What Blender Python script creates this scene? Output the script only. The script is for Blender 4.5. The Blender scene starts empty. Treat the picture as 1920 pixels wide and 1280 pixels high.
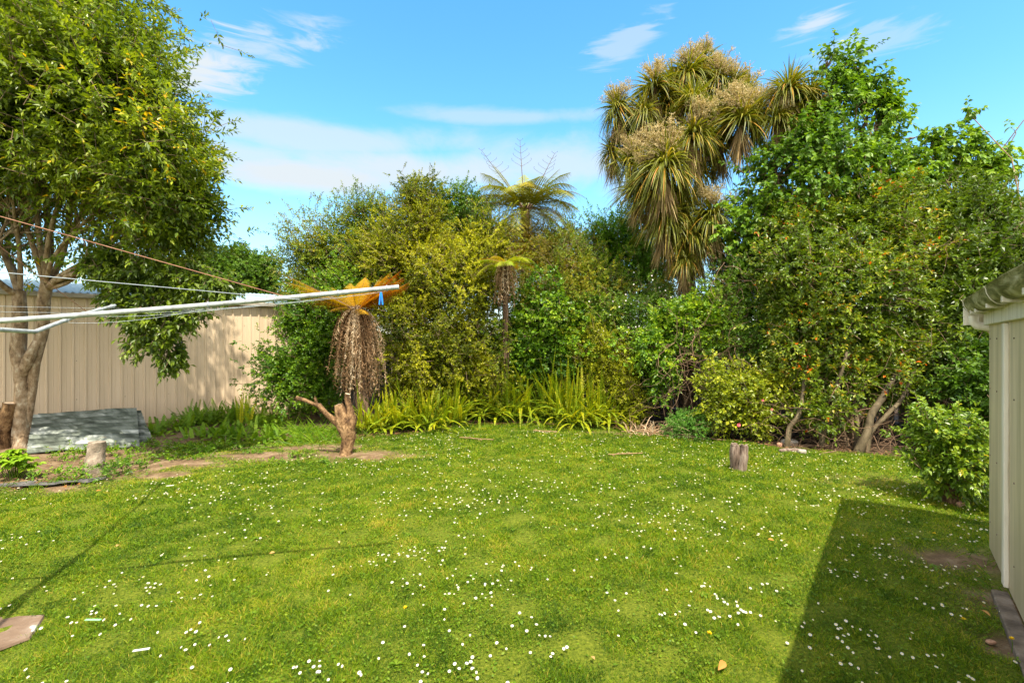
import bpy, math, numpy as np
from mathutils import Vector, Matrix
R = math.radians
F = 907.0; H = 1.6
scene = bpy.context.scene
# ------------------------------------------------------------------ camera
cd = bpy.data.cameras.new('camera'); cam = bpy.data.objects.new('camera', cd)
scene.collection.objects.link(cam); cam.location = (0, 0, H); cam.rotation_euler = (R(90), 0, 0)
cd.sensor_width = 36; cd.lens = 36 * F / 1920; cd.clip_end = 3000; cd.clip_start = 0.05
scene.camera = cam
scene.render.resolution_x = 1024; scene.render.resolution_y = 682
scene.view_settings.view_transform = 'Standard'; scene.view_settings.look = 'None'
scene.view_settings.gamma = 1; scene.view_settings.exposure = 1.62
# ------------------------------------------------------------------ sun
LD = Vector((-0.150, 0.52, -1.0)).normalized()
sl = bpy.data.lights.new('sun', 'SUN'); sl.energy = 3.3; sl.angle = R(0.55); sl.color = (1.0, 0.91, 0.76)
so = bpy.data.objects.new('sun', sl); scene.collection.objects.link(so)
so.rotation_euler = LD.to_track_quat('-Z', 'Y').to_euler()
# ------------------------------------------------------------------ world
w = bpy.data.worlds.new('World'); scene.world = w; w.use_nodes = True
nt = w.node_tree; nt.nodes.clear()
def N(t, **k):
    n = nt.nodes.new(t)
    for a, b in k.items(): setattr(n, a, b)
    return n
def lk(a, b): nt.links.new(a, b)
def setin(n, i, v):
    if hasattr(v, 'is_linked') or isinstance(v, bpy.types.NodeSocket): lk(v, n.inputs[i])
    else: n.inputs[i].default_value = v
def M(op, a, b=None, c=None, clamp=False):
    n = N('ShaderNodeMath', operation=op); n.use_clamp = clamp
    setin(n, 0, a)
    if b is not None: setin(n, 1, b)
    if c is not None: setin(n, 2, c)
    return n.outputs[0]
sky = N('ShaderNodeTexSky'); sky.sky_type = 'NISHITA'; sky.sun_disc = False
sky.sun_elevation = math.asin(-LD.z); sky.sun_rotation = math.atan2(-LD.x, -LD.y)
sky.air_density = 1.0; sky.dust_density = 0.6; sky.ozone_density = 1.6
tc = N('ShaderNodeTexCoord'); sep = N('ShaderNodeSeparateXYZ'); lk(tc.outputs['Generated'], sep.inputs[0])
dx, dy, dz = sep.outputs
hue = N('ShaderNodeHueSaturation'); lk(sky.outputs[0], hue.inputs['Color'])
hue.inputs['Hue'].default_value = 0.488; hue.inputs['Saturation'].default_value = 1.30; hue.inputs['Value'].default_value = 0.95
# direction angles: azimuth from +Y and elevation (a fixed dome, not the picture)
az = M('ARCTAN2', dx, dy); el = M('ARCSINE', dz)
mp = N('ShaderNodeMapping'); lk(tc.outputs['Generated'], mp.inputs[0]); mp.inputs['Scale'].default_value = (3.2, 3.2, 9.0)
n1 = N('ShaderNodeTexNoise'); lk(mp.outputs[0], n1.inputs[0]); n1.inputs['Scale'].default_value = 1.0; n1.inputs['Detail'].default_value = 12; n1.inputs['Roughness'].default_value = .60; n1.inputs['Distortion'].default_value = .35
mp2 = N('ShaderNodeMapping'); lk(tc.outputs['Generated'], mp2.inputs[0]); mp2.inputs['Scale'].default_value = (2, 2, 13)
mp2.inputs['Rotation'].default_value = (0, R(14), 0)
n2 = N('ShaderNodeTexNoise'); lk(mp2.outputs[0], n2.inputs[0]); n2.inputs['Scale'].default_value = 3.4; n2.inputs['Detail'].default_value = 12; n2.inputs['Roughness'].default_value = .6; n2.inputs['Distortion'].default_value = 1.1
def azel(px, py):
    x = (px - 960) / F; z = (640 - py) / F
    return math.atan2(x, 1), math.asin(z / math.sqrt(x*x + 1 + z*z))
def cloud(px, py, rx, ry, rot, amt, k=1.0, nn=None):
    a0, e0 = azel(px, py); c, s = math.cos(R(rot)), math.sin(R(rot))
    a = M('SUBTRACT', az, a0); e = M('SUBTRACT', el, e0)
    u = M('ADD', M('MULTIPLY', a, c / rx), M('MULTIPLY', e, s / rx))
    v = M('ADD', M('MULTIPLY', a, -s / ry), M('MULTIPLY', e, c / ry))
    d = M('SQRT', M('ADD', M('MULTIPLY', u, u), M('MULTIPLY', v, v)))
    d = M('ADD', d, M('MULTIPLY', M('SUBTRACT', nn or n1.outputs[0], 0.5), k * 3.0))
    mr = N('ShaderNodeMapRange', interpolation_type='SMOOTHSTEP'); lk(d, mr.inputs[0])
    mr.inputs[1].default_value = 1.3; mr.inputs[2].default_value = 0.25; mr.inputs[3].default_value = 0; mr.inputs[4].default_value = amt
    return mr.outputs[0]
CL = [cloud(385, 122, .10, .038, 30, 1.0, 1.1, n2.outputs[0]), cloud(500, 88, .10, .028, 14, .6, 1.3, n2.outputs[0]),
      cloud(600, 335, .27, .036, 2, 1.0, .8), cloud(800, 325, .30, .045, 1, .9, .8), cloud(1030, 300, .18, .05, -3, .75, 1),
      cloud(640, 262, .30, .03, 3, .7, 1.0), cloud(960, 220, .20, .014, 0, .5, 1.2), cloud(480, 310, .16, .04, -4, .75, .8),
      cloud(1165, 85, .07, .022, 20, .5, 1.4, n2.outputs[0]), cloud(1525, 48, .05, .016, 10, .8, 1.4, n2.outputs[0]),
      cloud(1630, 75, .07, .026, -4, .4, 1.5, n2.outputs[0]), cloud(1900, 400, .16, .035, 0, .6, .9), cloud(1200, 330, .10, .04, 0, .5, .8)]
m = CL[0]
for c in CL[1:]: m = M('MAXIMUM', m, c)
hz = N('ShaderNodeMapRange', interpolation_type='SMOOTHSTEP'); lk(el, hz.inputs[0])
hz.inputs[1].default_value = .42; hz.inputs[2].default_value = -.05; hz.inputs[3].default_value = 0; hz.inputs[4].default_value = .35
m = M('MAXIMUM', m, hz.outputs[0])
mix = N('ShaderNodeMixRGB'); lk(m, mix.inputs[0]); lk(hue.outputs[0], mix.inputs[1]); mix.inputs[2].default_value = (1.95, 2.15, 2.3, 1)
# added bright cloud, unseen behind the camera and overhead, to lift the shadow fill
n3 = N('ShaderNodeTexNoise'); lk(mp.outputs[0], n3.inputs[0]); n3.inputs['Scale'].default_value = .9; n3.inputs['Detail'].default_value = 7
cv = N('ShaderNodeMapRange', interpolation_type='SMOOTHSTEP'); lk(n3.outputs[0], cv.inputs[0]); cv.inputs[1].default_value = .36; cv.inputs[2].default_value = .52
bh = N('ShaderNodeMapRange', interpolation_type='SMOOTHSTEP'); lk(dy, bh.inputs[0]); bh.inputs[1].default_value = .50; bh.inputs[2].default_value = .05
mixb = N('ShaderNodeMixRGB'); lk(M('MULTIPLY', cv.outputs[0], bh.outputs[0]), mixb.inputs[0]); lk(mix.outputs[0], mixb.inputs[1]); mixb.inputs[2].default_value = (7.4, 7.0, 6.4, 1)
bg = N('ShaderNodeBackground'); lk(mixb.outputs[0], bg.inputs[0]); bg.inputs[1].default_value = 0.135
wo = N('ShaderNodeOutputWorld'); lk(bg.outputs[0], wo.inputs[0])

# ================================================================== helpers
rs = np.random.RandomState(7)
def rnd(n, a=0., b=1.): return rs.uniform(a, b, n)
def P(px, py, D): return np.array([(px - 960) / F * D, D, H + (640 - py) / F * D])
def nrm(v): return v / np.maximum(np.linalg.norm(v, axis=-1, keepdims=True), 1e-9)
_NK = {}
def nz(p, sc, seed=0):
    """cheap smooth noise, about -1..1"""
    p = np.asarray(p, float) * sc
    if seed not in _NK:
        r = np.random.RandomState(seed + 100); k = r.normal(size=(14, 3)) * r.uniform(.6, 3.0, (14, 1)); _NK[seed] = (k, r.uniform(0, 6.28, 14))
    k, ph = _NK[seed]
    if p.shape[-1] == 2: p = np.concatenate([p, np.zeros(p.shape[:-1] + (1,))], -1)
    return np.sin(p @ k.T + ph).sum(-1) / 3.6
def gz(x, y):
    x = np.asarray(x, float); y = np.asarray(y, float)
    far = np.clip((np.hypot(x, y) - 60) / 400, 0, 1)
    return .018*np.sin(x*.9+1.2)*np.sin(y*.8+.3) + .010*np.sin(x*2.3+y*1.7) + .007*np.sin(x*3.9-y*4.3+1) - far*.5
def G(px, py):
    D = H * F / (py - 640); p = P(px, py, D); p[2] = float(gz(p[0], p[1])); return p
class MB:
    def __init__(s): s.v = []; s.f = []; s.n = 0; s.t = []
    def add(s, v, f, mi=0, tint=None, smooth=False):
        v = np.asarray(v, float).reshape(-1, 3); f = np.asarray(f, np.int64)
        s.f.append((f + s.n, mi, smooth)); s.v.append(v); s.n += len(v)
        s.t.append(np.full(len(v), .5) if tint is None else np.broadcast_to(np.asarray(tint, float), (len(v),)) if np.ndim(tint) == 0 else np.asarray(tint, float))
        return s
    def quads(s, v, mi=0, tint=None): s.add(v, np.arange(len(v.reshape(-1, 3))).reshape(-1, 4), mi, tint)
    def box(s, c, dx, dy, dz, X=(1,0,0), Y=(0,1,0), Z=(0,0,1), mi=0, bev=0.0):
        """box of full sizes dx,dy,dz with optional chamfered vertical/long edges"""
        c = np.array(c, float); X, Y, Z = [np.array(a, float) for a in (X, Y, Z)]
        b = min(bev, dx*.3, dy*.3, dz*.3)
        import itertools
        vs = []; idx = {}
        for sx, sy, sz in itertools.product((-1, 1), repeat=3):
            for ax in range(3):
                o = [sx*dx/2, sy*dy/2, sz*dz/2]; sg = (sx, sy, sz)
                for a in range(3):
                    if a != ax: o[a] -= sg[a]*b
                idx[(sg, ax)] = len(vs); vs.append(c + X*o[0] + Y*o[1] + Z*o[2])
        fs = []
        for ax in range(3):
            u, v_ = [a for a in range(3) if a != ax]
            for sg in (-1, 1):
                q = []
                for a, b2 in ((-1,-1), (1,-1), (1,1), (-1,1)):
                    t = [0,0,0]; t[ax] = sg; t[u] = a; t[v_] = b2; q.append(idx[(tuple(t), ax)])
                fs.append(q)
        if b > 0:
            for ax in range(3):   # edges along ax
                u, v_ = [a for a in range(3) if a != ax]
                for a in (-1, 1):
                    for b2 in (-1, 1):
                        t0 = [0,0,0]; t1 = [0,0,0]; t0[ax] = -1; t1[ax] = 1
                        for t in (t0, t1): t[u] = a; t[v_] = b2
                        fs.append([idx[(tuple(t0), u)], idx[(tuple(t1), u)], idx[(tuple(t1), v_)], idx[(tuple(t0), v_)]])
            s.add(vs, fs, mi)
            tri = [[idx[(sg, 0)], idx[(sg, 1)], idx[(sg, 2)]] for sg in itertools.product((-1, 1), repeat=3)]
            s.n -= len(vs); s.f.append((np.array(tri) + s.n, mi, False)); s.n += len(vs)
        else: s.add(vs, fs, mi)
        return s
    def tube(s, pts, rad, sides=8, mi=0, tint=None, cap=True, rough=0.0, seed=0):
        pts = np.asarray(pts, float); n = len(pts); rad = np.broadcast_to(np.asarray(rad, float), (n,))
        T = nrm(np.gradient(pts, axis=0)); ref = np.array([0, 0, 1.]) if abs(T[0][2]) < .9 else np.array([1., 0, 0])
        A = nrm(np.cross(T, ref)); B = nrm(np.cross(T, A)); th = np.arange(sides) * 2*math.pi/sides
        rr = rad[:, None] * np.ones((n, sides))
        ring = A[:, None, :]*np.cos(th)[None, :, None] + B[:, None, :]*np.sin(th)[None, :, None]
        if rough:
            q = pts[:, None, :] + ring*rr[..., None]; rr = rr * (1 + rough*nz(q, 9, seed+3) + rough*.6*nz(q, 26, seed+5))
        v = pts[:, None, :] + ring*rr[..., None]
        i = np.arange(n-1)[:, None]*sides; j = np.arange(sides)[None, :]; j2 = (j+1) % sides
        f = np.stack([i+j, i+j2, i+sides+j2, i+sides+j], -1).reshape(-1, 4)
        t = None if tint is None else np.repeat(np.broadcast_to(tint, (n,)), sides)
        s.add(v, f, mi, t, smooth=True)
        if cap:
            for e, rg in ((0, range(sides)), (n-1, range(sides))):
                rgv = v[e]; c = pts[e]
                s.add(np.vstack([rgv, c[None]]), [[k, (k+1) % sides, sides] for k in range(sides)], mi, None if tint is None else float(np.broadcast_to(tint, (n,))[e]))
        return s
    def build(s, name, mats, parent=None, loc=None):
        if not isinstance(mats, (list, tuple)): mats = [mats]
        v = np.vstack(s.v); me = bpy.data.meshes.new(name)
        if loc is not None: v = v - np.array(loc)
        me.vertices.add(len(v)); me.vertices.foreach_set('co', v.astype(np.float32).ravel())
        lv = []; ls = []; lt = []; mi = []; sm = []; o = 0
        for f, m_, smo in s.f:
            k = f.shape[1]; c = len(f); lv.append(f.ravel()); ls.append(o + np.arange(c)*k); lt.append(np.full(c, k)); mi.append(np.full(c, m_)); sm.append(np.full(c, smo)); o += c*k
        lv = np.concatenate(lv); me.loops.add(len(lv)); me.loops.foreach_set('vertex_index', lv.astype(np.int32))
        ls = np.concatenate(ls); me.polygons.add(len(ls)); me.polygons.foreach_set('loop_start', ls.astype(np.int32))
        me.polygons.foreach_set('material_index', np.concatenate(mi).astype(np.int32))
        me.polygons.foreach_set('use_smooth', np.concatenate(sm))
        me.update(calc_edges=True)
        a = me.attributes.new('tint', 'FLOAT', 'POINT'); a.data.foreach_set('value', np.concatenate(s.t).astype(np.float32))
        for m_ in mats: me.materials.append(m_)
        ob = bpy.data.objects.new(name, me); scene.collection.objects.link(ob)
        if parent: ob.parent = parent
        if loc is not None: ob.location = tuple(loc)
        return ob
def tag(o, label=None, cat=None, group=None, kind=None):
    if label: o['label'] = label
    if cat: o['category'] = cat
    if group: o['group'] = group
    if kind: o['kind'] = kind
    return o
class Thing:
    """an Empty at the thing's base; parts are built in world coordinates"""
    def __init__(s, name, label, cat, base, group=None):
        s.o = bpy.data.objects.new(name, None); scene.collection.objects.link(s.o); s.o.empty_display_size = .1
        s.o.location = tuple(base); tag(s.o, label, cat, group); s.b = np.array(base, float)
    def part(s, name, mb, mats, parent=None):
        if parent is None:
            o = mb.build(name, mats, s.o, s.b); o.location = (0, 0, 0)
        else: o = mb.build(name, mats, parent, s.b); o.location = (0, 0, 0)
        return o
def straps(base, d, nor, L, W, prof, droop=0.0, fold=0.0, curl=None):
    """N leaf blades. prof = widths at stations; returns verts (N*K*2), faces"""
    n = len(base); K = len(prof); t = np.linspace(0, 1, K)
    d = nrm(d); side = nrm(np.cross(d, nor)); up = nrm(np.cross(side, d))
    L = np.broadcast_to(L, (n,)); W = np.broadcast_to(W, (n,)); dr = np.broadcast_to(droop, (n,))
    c = base[:, None, :] + d[:, None, :]*(L[:, None]*t)[..., None]
    c = c + np.array([0, 0, -1.])*(L[:, None]*dr[:, None]*t**2)[..., None] - d[:, None, :]*(L[:, None]*np.abs(dr)[:, None]*.35*t**2)[..., None]
    hw = W[:, None]*np.array(prof)[None, :]*.5
    if fold:
        v = np.stack([c + side[:, None]*hw[..., None] + up[:, None]*(hw*fold)[..., None], c, c - side[:, None]*hw[..., None] + up[:, None]*(hw*fold)[..., None]], 2)
        q = np.arange(K-1)[:, None]*3
        f = np.concatenate([q + np.array([0, 3, 4, 1]), q + np.array([1, 4, 5, 2])]); per = K*3
    else:
        v = np.stack([c + side[:, None]*hw[..., None], c - side[:, None]*hw[..., None]], 2)
        f = np.arange(K-1)[:, None]*2 + np.array([0, 2, 3, 1]); per = K*2
    f = (np.arange(n)[:, None, None]*per + f[None]).reshape(-1, 4)
    return v.reshape(-1, 3), f, per
def rhombs(base, d, nor, L, W, fold=.35, droop=.15):
    n = len(base); d = nrm(d); side = nrm(np.cross(d, nor)); up = nrm(np.cross(side, d))
    L = np.broadcast_to(L, (n,))[:, None]; W = np.broadcast_to(W, (n,))[:, None]
    mid = base + d*L*.42 + up*W*.5*fold
    v = np.stack([base, mid + side*W*.5, base + d*L - up*L*droop, mid - side*W*.5], 1)
    return v.reshape(-1, 3), np.arange(n*4).reshape(-1, 4), 4
PROF_L = [.12, .85, 1.0, .6, .04]
# ------------------------------------------------------------------ materials
def mat(name):
    m_ = bpy.data.materials.new(name); m_.use_nodes = True; t = m_.node_tree; t.nodes.clear()
    out = t.nodes.new('ShaderNodeOutputMaterial'); return m_, t, out
def ramp(t, fac, cols, interp='LINEAR'):
    r = t.nodes.new('ShaderNodeValToRGB'); t.links.new(fac, r.inputs[0]); r.color_ramp.interpolation = interp
    e = r.color_ramp.elements
    while len(e) < len(cols): e.new(0.5)
    for k, (p, c) in enumerate(cols): e[k].position = p; e[k].color = (*c, 1)
    return r.outputs[0]
GAIN = dict(pittosporum_leaf=1.35, olive_leaf=1.85, bronze_leaf=1.65, dark_leaf=1.95, mid_leaf=1.5, bright_leaf=1.25, lime_leaf=1.2, camellia_leaf=1.6, broad_leaf=1.75, garden_tree_leaf=1.75, far_leaf=1.5, round_bush_leaf=2.0, camellia_yellow_leaf=1.3,
            sword_fern_frond=1.5, ground_fern_frond=1.15, tree_fern_frond=1.45, grass=.98)
def leafmat(name, cols, trans=.30, rough=.42, spec=.35, gain=None):
    m_, t, out = mat(name)
    gain = gain or GAIN.get(name, 1.0)
    if len(cols[0]) == 3: cols = [(k/(len(cols)-1), c) for k, c in enumerate(cols)]
    cols = [(p_, (min(.75, c[0]*gain), min(.75, c[1]*gain), min(.75, c[2]*gain*(.5 if c[2] < .4*c[1] else 1)))) for p_, c in cols]
    a = t.nodes.new('ShaderNodeAttribute'); a.attribute_name = 'tint'
    if len(cols[0]) == 3: cols = [(k/(len(cols)-1), c) for k, c in enumerate(cols)]
    c = ramp(t, a.outputs['Fac'], cols)
    p = t.nodes.new('ShaderNodeBsdfPrincipled'); t.links.new(c, p.inputs['Base Color']); p.inputs['Roughness'].default_value = rough
    p.inputs['Specular IOR Level'].default_value = spec*.8; p.inputs['Roughness'].default_value = rough + .08
    tr = t.nodes.new('ShaderNodeBsdfTranslucent')
    mx = t.nodes.new('ShaderNodeMixRGB'); mx.blend_type = 'MULTIPLY'; mx.inputs[0].default_value = 1; t.links.new(c, mx.inputs[1]); mx.inputs[2].default_value = (1.5, 1.5, .6, 1)
    t.links.new(mx.outputs[0], tr.inputs[0])
    s = t.nodes.new('ShaderNodeMixShader'); s.inputs[0].default_value = trans
    t.links.new(p.outputs[0], s.inputs[1]); t.links.new(tr.outputs[0], s.inputs[2]); t.links.new(s.outputs[0], out.inputs[0])
    return m_
def noisemat(name, cols, scale=8, stretch=(1,1,1), detail=6, rough=.8, bump=.3, bumpscale=None, metal=0, spec=.3, dist=0.012, distortion=0):
    m_, t, out = mat(name)
    tcn = t.nodes.new('ShaderNodeTexCoord'); mpn = t.nodes.new('ShaderNodeMapping'); t.links.new(tcn.outputs['Object'], mpn.inputs[0]); mpn.inputs['Scale'].default_value = stretch
    n = t.nodes.new('ShaderNodeTexNoise'); t.links.new(mpn.outputs[0], n.inputs[0]); n.inputs['Scale'].default_value = scale; n.inputs['Detail'].default_value = detail; n.inputs['Roughness'].default_value = .6
    n.inputs['Distortion'].default_value = distortion
    c = ramp(t, n.outputs[0], cols)
    p = t.nodes.new('ShaderNodeBsdfPrincipled'); t.links.new(c, p.inputs['Base Color']); p.inputs['Roughness'].default_value = rough; p.inputs['Metallic'].default_value = metal
    p.inputs['Specular IOR Level'].default_value = spec
    if bump:
        n2_ = t.nodes.new('ShaderNodeTexNoise'); t.links.new(mpn.outputs[0], n2_.inputs[0]); n2_.inputs['Scale'].default_value = bumpscale or scale*2.5; n2_.inputs['Detail'].default_value = 8
        b = t.nodes.new('ShaderNodeBump'); b.inputs['Strength'].default_value = bump; b.inputs['Distance'].default_value = dist
        t.links.new(n2_.outputs[0], b.inputs['Height']); t.links.new(b.outputs[0], p.inputs['Normal'])
    t.links.new(p.outputs[0], out.inputs[0]); return m_
def srgb(r, g, b):
    f = lambda c: ((c/255+.055)/1.055)**2.4 if c > 10 else c/255/12.92
    return (f(r), f(g), f(b))
K = {}
K['grass'] = leafmat('grass', [(0, (.026, .070, .003)), (.35, (.085, .165, .004)), (.65, (.155, .245, .006)), (.88, (.26, .30, .015)), (1, (.36, .29, .08))], trans=.35, rough=.5, spec=.25)
K['weed'] = leafmat('lawn_weed', [(.06, .125, .007), (.10, .18, .010), (.16, .23, .015)], rough=.45)
K['pitto'] = leafmat('pittosporum_leaf', [(.035, .055, .006), (.10, .125, .009), (.18, .195, .012), (.31, .30, .02)], trans=.34, rough=.38)
K['olive'] = leafmat('olive_leaf', [(.022, .045, .008), (.055, .09, .012), (.10, .135, .014), (.17, .15, .02)])
K['bronze'] = leafmat('bronze_leaf', [(.05, .055, .01), (.11, .105, .014), (.16, .135, .018), (.19, .10, .02)])
K['dark'] = leafmat('dark_leaf', [(.016, .042, .007), (.035, .075, .01), (.06, .11, .013), (.10, .14, .018)], rough=.33, spec=.45)
K['mid'] = leafmat('mid_leaf', [(.018, .05, .008), (.055, .12, .011), (.10, .18, .014), (.19, .25, .02)], rough=.36, spec=.42)
K['bright'] = leafmat('bright_leaf', [(.05, .13, .01), (.09, .20, .013), (.15, .26, .018)], rough=.36)
K['lime'] = leafmat('lime_leaf', [(.12, .15, .01), (.22, .24, .014), (.33, .32, .02)], trans=.35)
K['camellia'] = leafmat('camellia_leaf', [(0, (.03, .055, .007)), (.3, (.06, .10, .010)), (.6, (.10, .14, .013)), (.82, (.17, .18, .018)), (.93, (.25, .15, .02)), (1, (.42, .09, .01))], rough=.32, spec=.5)
K['bigleaf'] = leafmat('broad_leaf', [(.025, .06, .012), (.05, .10, .014), (.085, .15, .016), (.14, .20, .022)], trans=.32, rough=.38)
K['tree'] = leafmat('garden_tree_leaf', [(0, (.022, .042, .008)), (.3, (.055, .085, .009)), (.62, (.105, .140, .012)), (.9, (.18, .205, .02)), (1, (.38, .23, .02))], trans=.32, rough=.34, spec=.45)
K['far'] = leafmat('far_leaf', [(.03, .07, .012), (.06, .115, .018), (.09, .15, .022)])
K['round'] = leafmat('round_bush_leaf', [(0, (.03, .06, .009)), (.4, (.065, .11, .012)), (.75, (.12, .16, .018)), (.92, (.22, .21, .03)), (1, (.30, .13, .05))], rough=.3, spec=.5)
K['sword'] = leafmat('sword_fern_frond', [(.07, .11, .006), (.15, .20, .010), (.25, .27, .013), (.36, .30, .02)], trans=.35)
K['fernbed'] = leafmat('ground_fern_frond', [(.05, .12, .008), (.10, .20, .012), (.19, .28, .02)], trans=.35)
K['ferntree'] = leafmat('tree_fern_frond', [(.07, .10, .012), (.12, .14, .016), (.20, .19, .02), (.26, .20, .025)], trans=.14)
K['gold'] = leafmat('golden_fern_frond', [(0, (.22, .19, .012)), (.4, (.42, .25, .012)), (.7, (.45, .19, .01)), (1, (.30, .075, .01))], trans=.35, rough=.6)
K['dead'] = leafmat('dead_frond', [(0, (.11, .06, .028)), (.4, (.25, .155, .08)), (.75, (.40, .28, .165)), (1, (.48, .39, .27))], trans=.15, rough=.8, spec=.1)
K['cabbage'] = leafmat('cabbage_tree_leaf', [(0, (.045, .06, .010)), (.35, (.10, .115, .014)), (.7, (.18, .19, .024)), (.88, (.32, .26, .06)), (1, (.36, .17, .03))], trans=.28, rough=.38, spec=.4)
K['cabdead'] = leafmat('cabbage_tree_dead_leaf', [(0, (.13, .08, .035)), (.5, (.28, .19, .08)), (1, (.44, .33, .16))], trans=.15, rough=.8)
K['panicle'] = leafmat('cabbage_tree_flower', [(.27, .20, .09), (.42, .33, .17), (.58, .47, .27)], trans=.2, rough=.8)
K['white'] = leafmat('white_petal', [(.50, .47, .42), (.66, .64, .58)], trans=.15, rough=.6)
K['yellow'] = leafmat('yellow_petal', [(.75, .45, .01), (.85, .6, .02)], trans=.15, rough=.6)
K['pink'] = leafmat('pink_petal', [(.75, .10, .14), (.85, .22, .25)], trans=.2, rough=.6)
K['brownleaf'] = leafmat('dry_leaf', [(.20, .09, .035), (.42, .20, .08), (.55, .34, .18)], trans=.15, rough=.7)
K['bark'] = noisemat('smooth_bark', [(.32, (.10, .065, .035)), (.47, (.24, .165, .095)), (.58, (.31, .235, .15)), (.7, (.46, .39, .28))], scale=14, stretch=(1, 1, .6), bump=1.0, bumpscale=40, dist=.02, rough=.85)
K['twig'] = noisemat('twig_bark', [(.3, (.10, .065, .035)), (.7, (.26, .18, .11))], scale=10, bump=.3)
K['stumpbark'] = noisemat('cut_trunk_bark', [(.38, (.06, .03, .012)), (.5, (.17, .095, .04)), (.64, (.32, .20, .095))], scale=13, stretch=(1, 1, .5), bump=1.0, bumpscale=45, dist=.03)
K['cutwood'] = noisemat('sawn_wood', [(.3, (.34, .24, .15)), (.7, (.55, .43, .30))], scale=16, bump=.2)
K['ferntrunk'] = noisemat('fibrous_trunk', [(.3, (.05, .03, .018)), (.55, (.14, .085, .05)), (.75, (.26, .17, .11))], scale=20, stretch=(1, 1, .15), bump=.9, bumpscale=40, dist=.03)
K['greywood'] = noisemat('weathered_wood', [(.36, (.05, .032, .022)), (.5, (.15, .105, .078)), (.66, (.28, .22, .17))], scale=10, stretch=(3, 3, .25), bump=.7, bumpscale=24)
K['fence'] = noisemat('fence_paling', [(.3, (.10, .10, .09)), (.7, (.24, .235, .22))], scale=6, stretch=(3, 3, .2), bump=.4)
K['vine'] = noisemat('vine_stem', [(.3, (.09, .05, .028)), (.7, (.24, .155, .09))], scale=12, bump=.2)
K['concrete'] = noisemat('aged_concrete', [(.25, (.10, .075, .05)), (.5, (.23, .18, .13)), (.7, (.38, .32, .24))], scale=14, bump=.9, bumpscale=40, rough=.9)
K['slab'] = noisemat('stained_concrete', [(.3, (.09, .055, .033)), (.55, (.15, .10, .065)), (.66, (.20, .15, .11)), (.72, (.6, .58, .53))], scale=5, detail=9, bump=.5, bumpscale=40, rough=.9)
K['stone'] = noisemat('garden_stone', [(.3, (.20, .17, .14)), (.7, (.42, .37, .31))], scale=9, bump=.6, rough=.9)
K['brick'] = noisemat('old_brick', [(.3, (.30, .14, .08)), (.7, (.50, .30, .20))], scale=12, bump=.6, rough=.9)
K['matt'] = noisemat('black_plastic', [(.3, (.05, .048, .048)), (.7, (.15, .14, .135))], scale=8, bump=.5, rough=.5, dist=.03)
K['pipe'] = noisemat('galvanised_pipe', [(.25, (.14, .10, .07)), (.34, (.24, .25, .245)), (.5, (.36, .385, .38)), (.7, (.46, .49, .48))], scale=22, bump=.15, rough=.5, metal=.2, spec=.4)
K['wire'] = noisemat('plastic_line', [(.3, (.26, .30, .33)), (.7, (.40, .44, .46))], scale=20, bump=0, rough=.5)
K['rust'] = noisemat('rusty_stay', [(.3, (.20, .085, .05)), (.7, (.34, .18, .11))], scale=25, bump=.2)
K['peg'] = noisemat('blue_plastic', [(.3, (.01, .16, .62)), (.7, (.02, .24, .75))], scale=5, bump=0, rough=.35)
K['greenpeg'] = noisemat('green_plastic', [(.3, (.20, .55, .22)), (.7, (.26, .66, .3))], scale=5, bump=0, rough=.4)
K['whitepeg'] = noisemat('white_plastic', [(.3, (.45, .45, .42)), (.7, (.55, .55, .52))], scale=5, bump=0, rough=.4)
K['roof'] = noisemat('pale_blue_roof', [(.3, (.20, .29, .32)), (.7, (.28, .37, .40))], scale=3, stretch=(1, 1, 1), bump=.05, rough=.7)
K['galv'] = noisemat('old_galvanised_iron', [(.32, (.022, .028, .02)), (.46, (.075, .09, .068)), (.56, (.17, .19, .16)), (.68, (.40, .42, .38))], scale=2.4, stretch=(.8, 3, 1), detail=10, bump=.15, rough=.55, metal=.3, distortion=.6)
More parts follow.
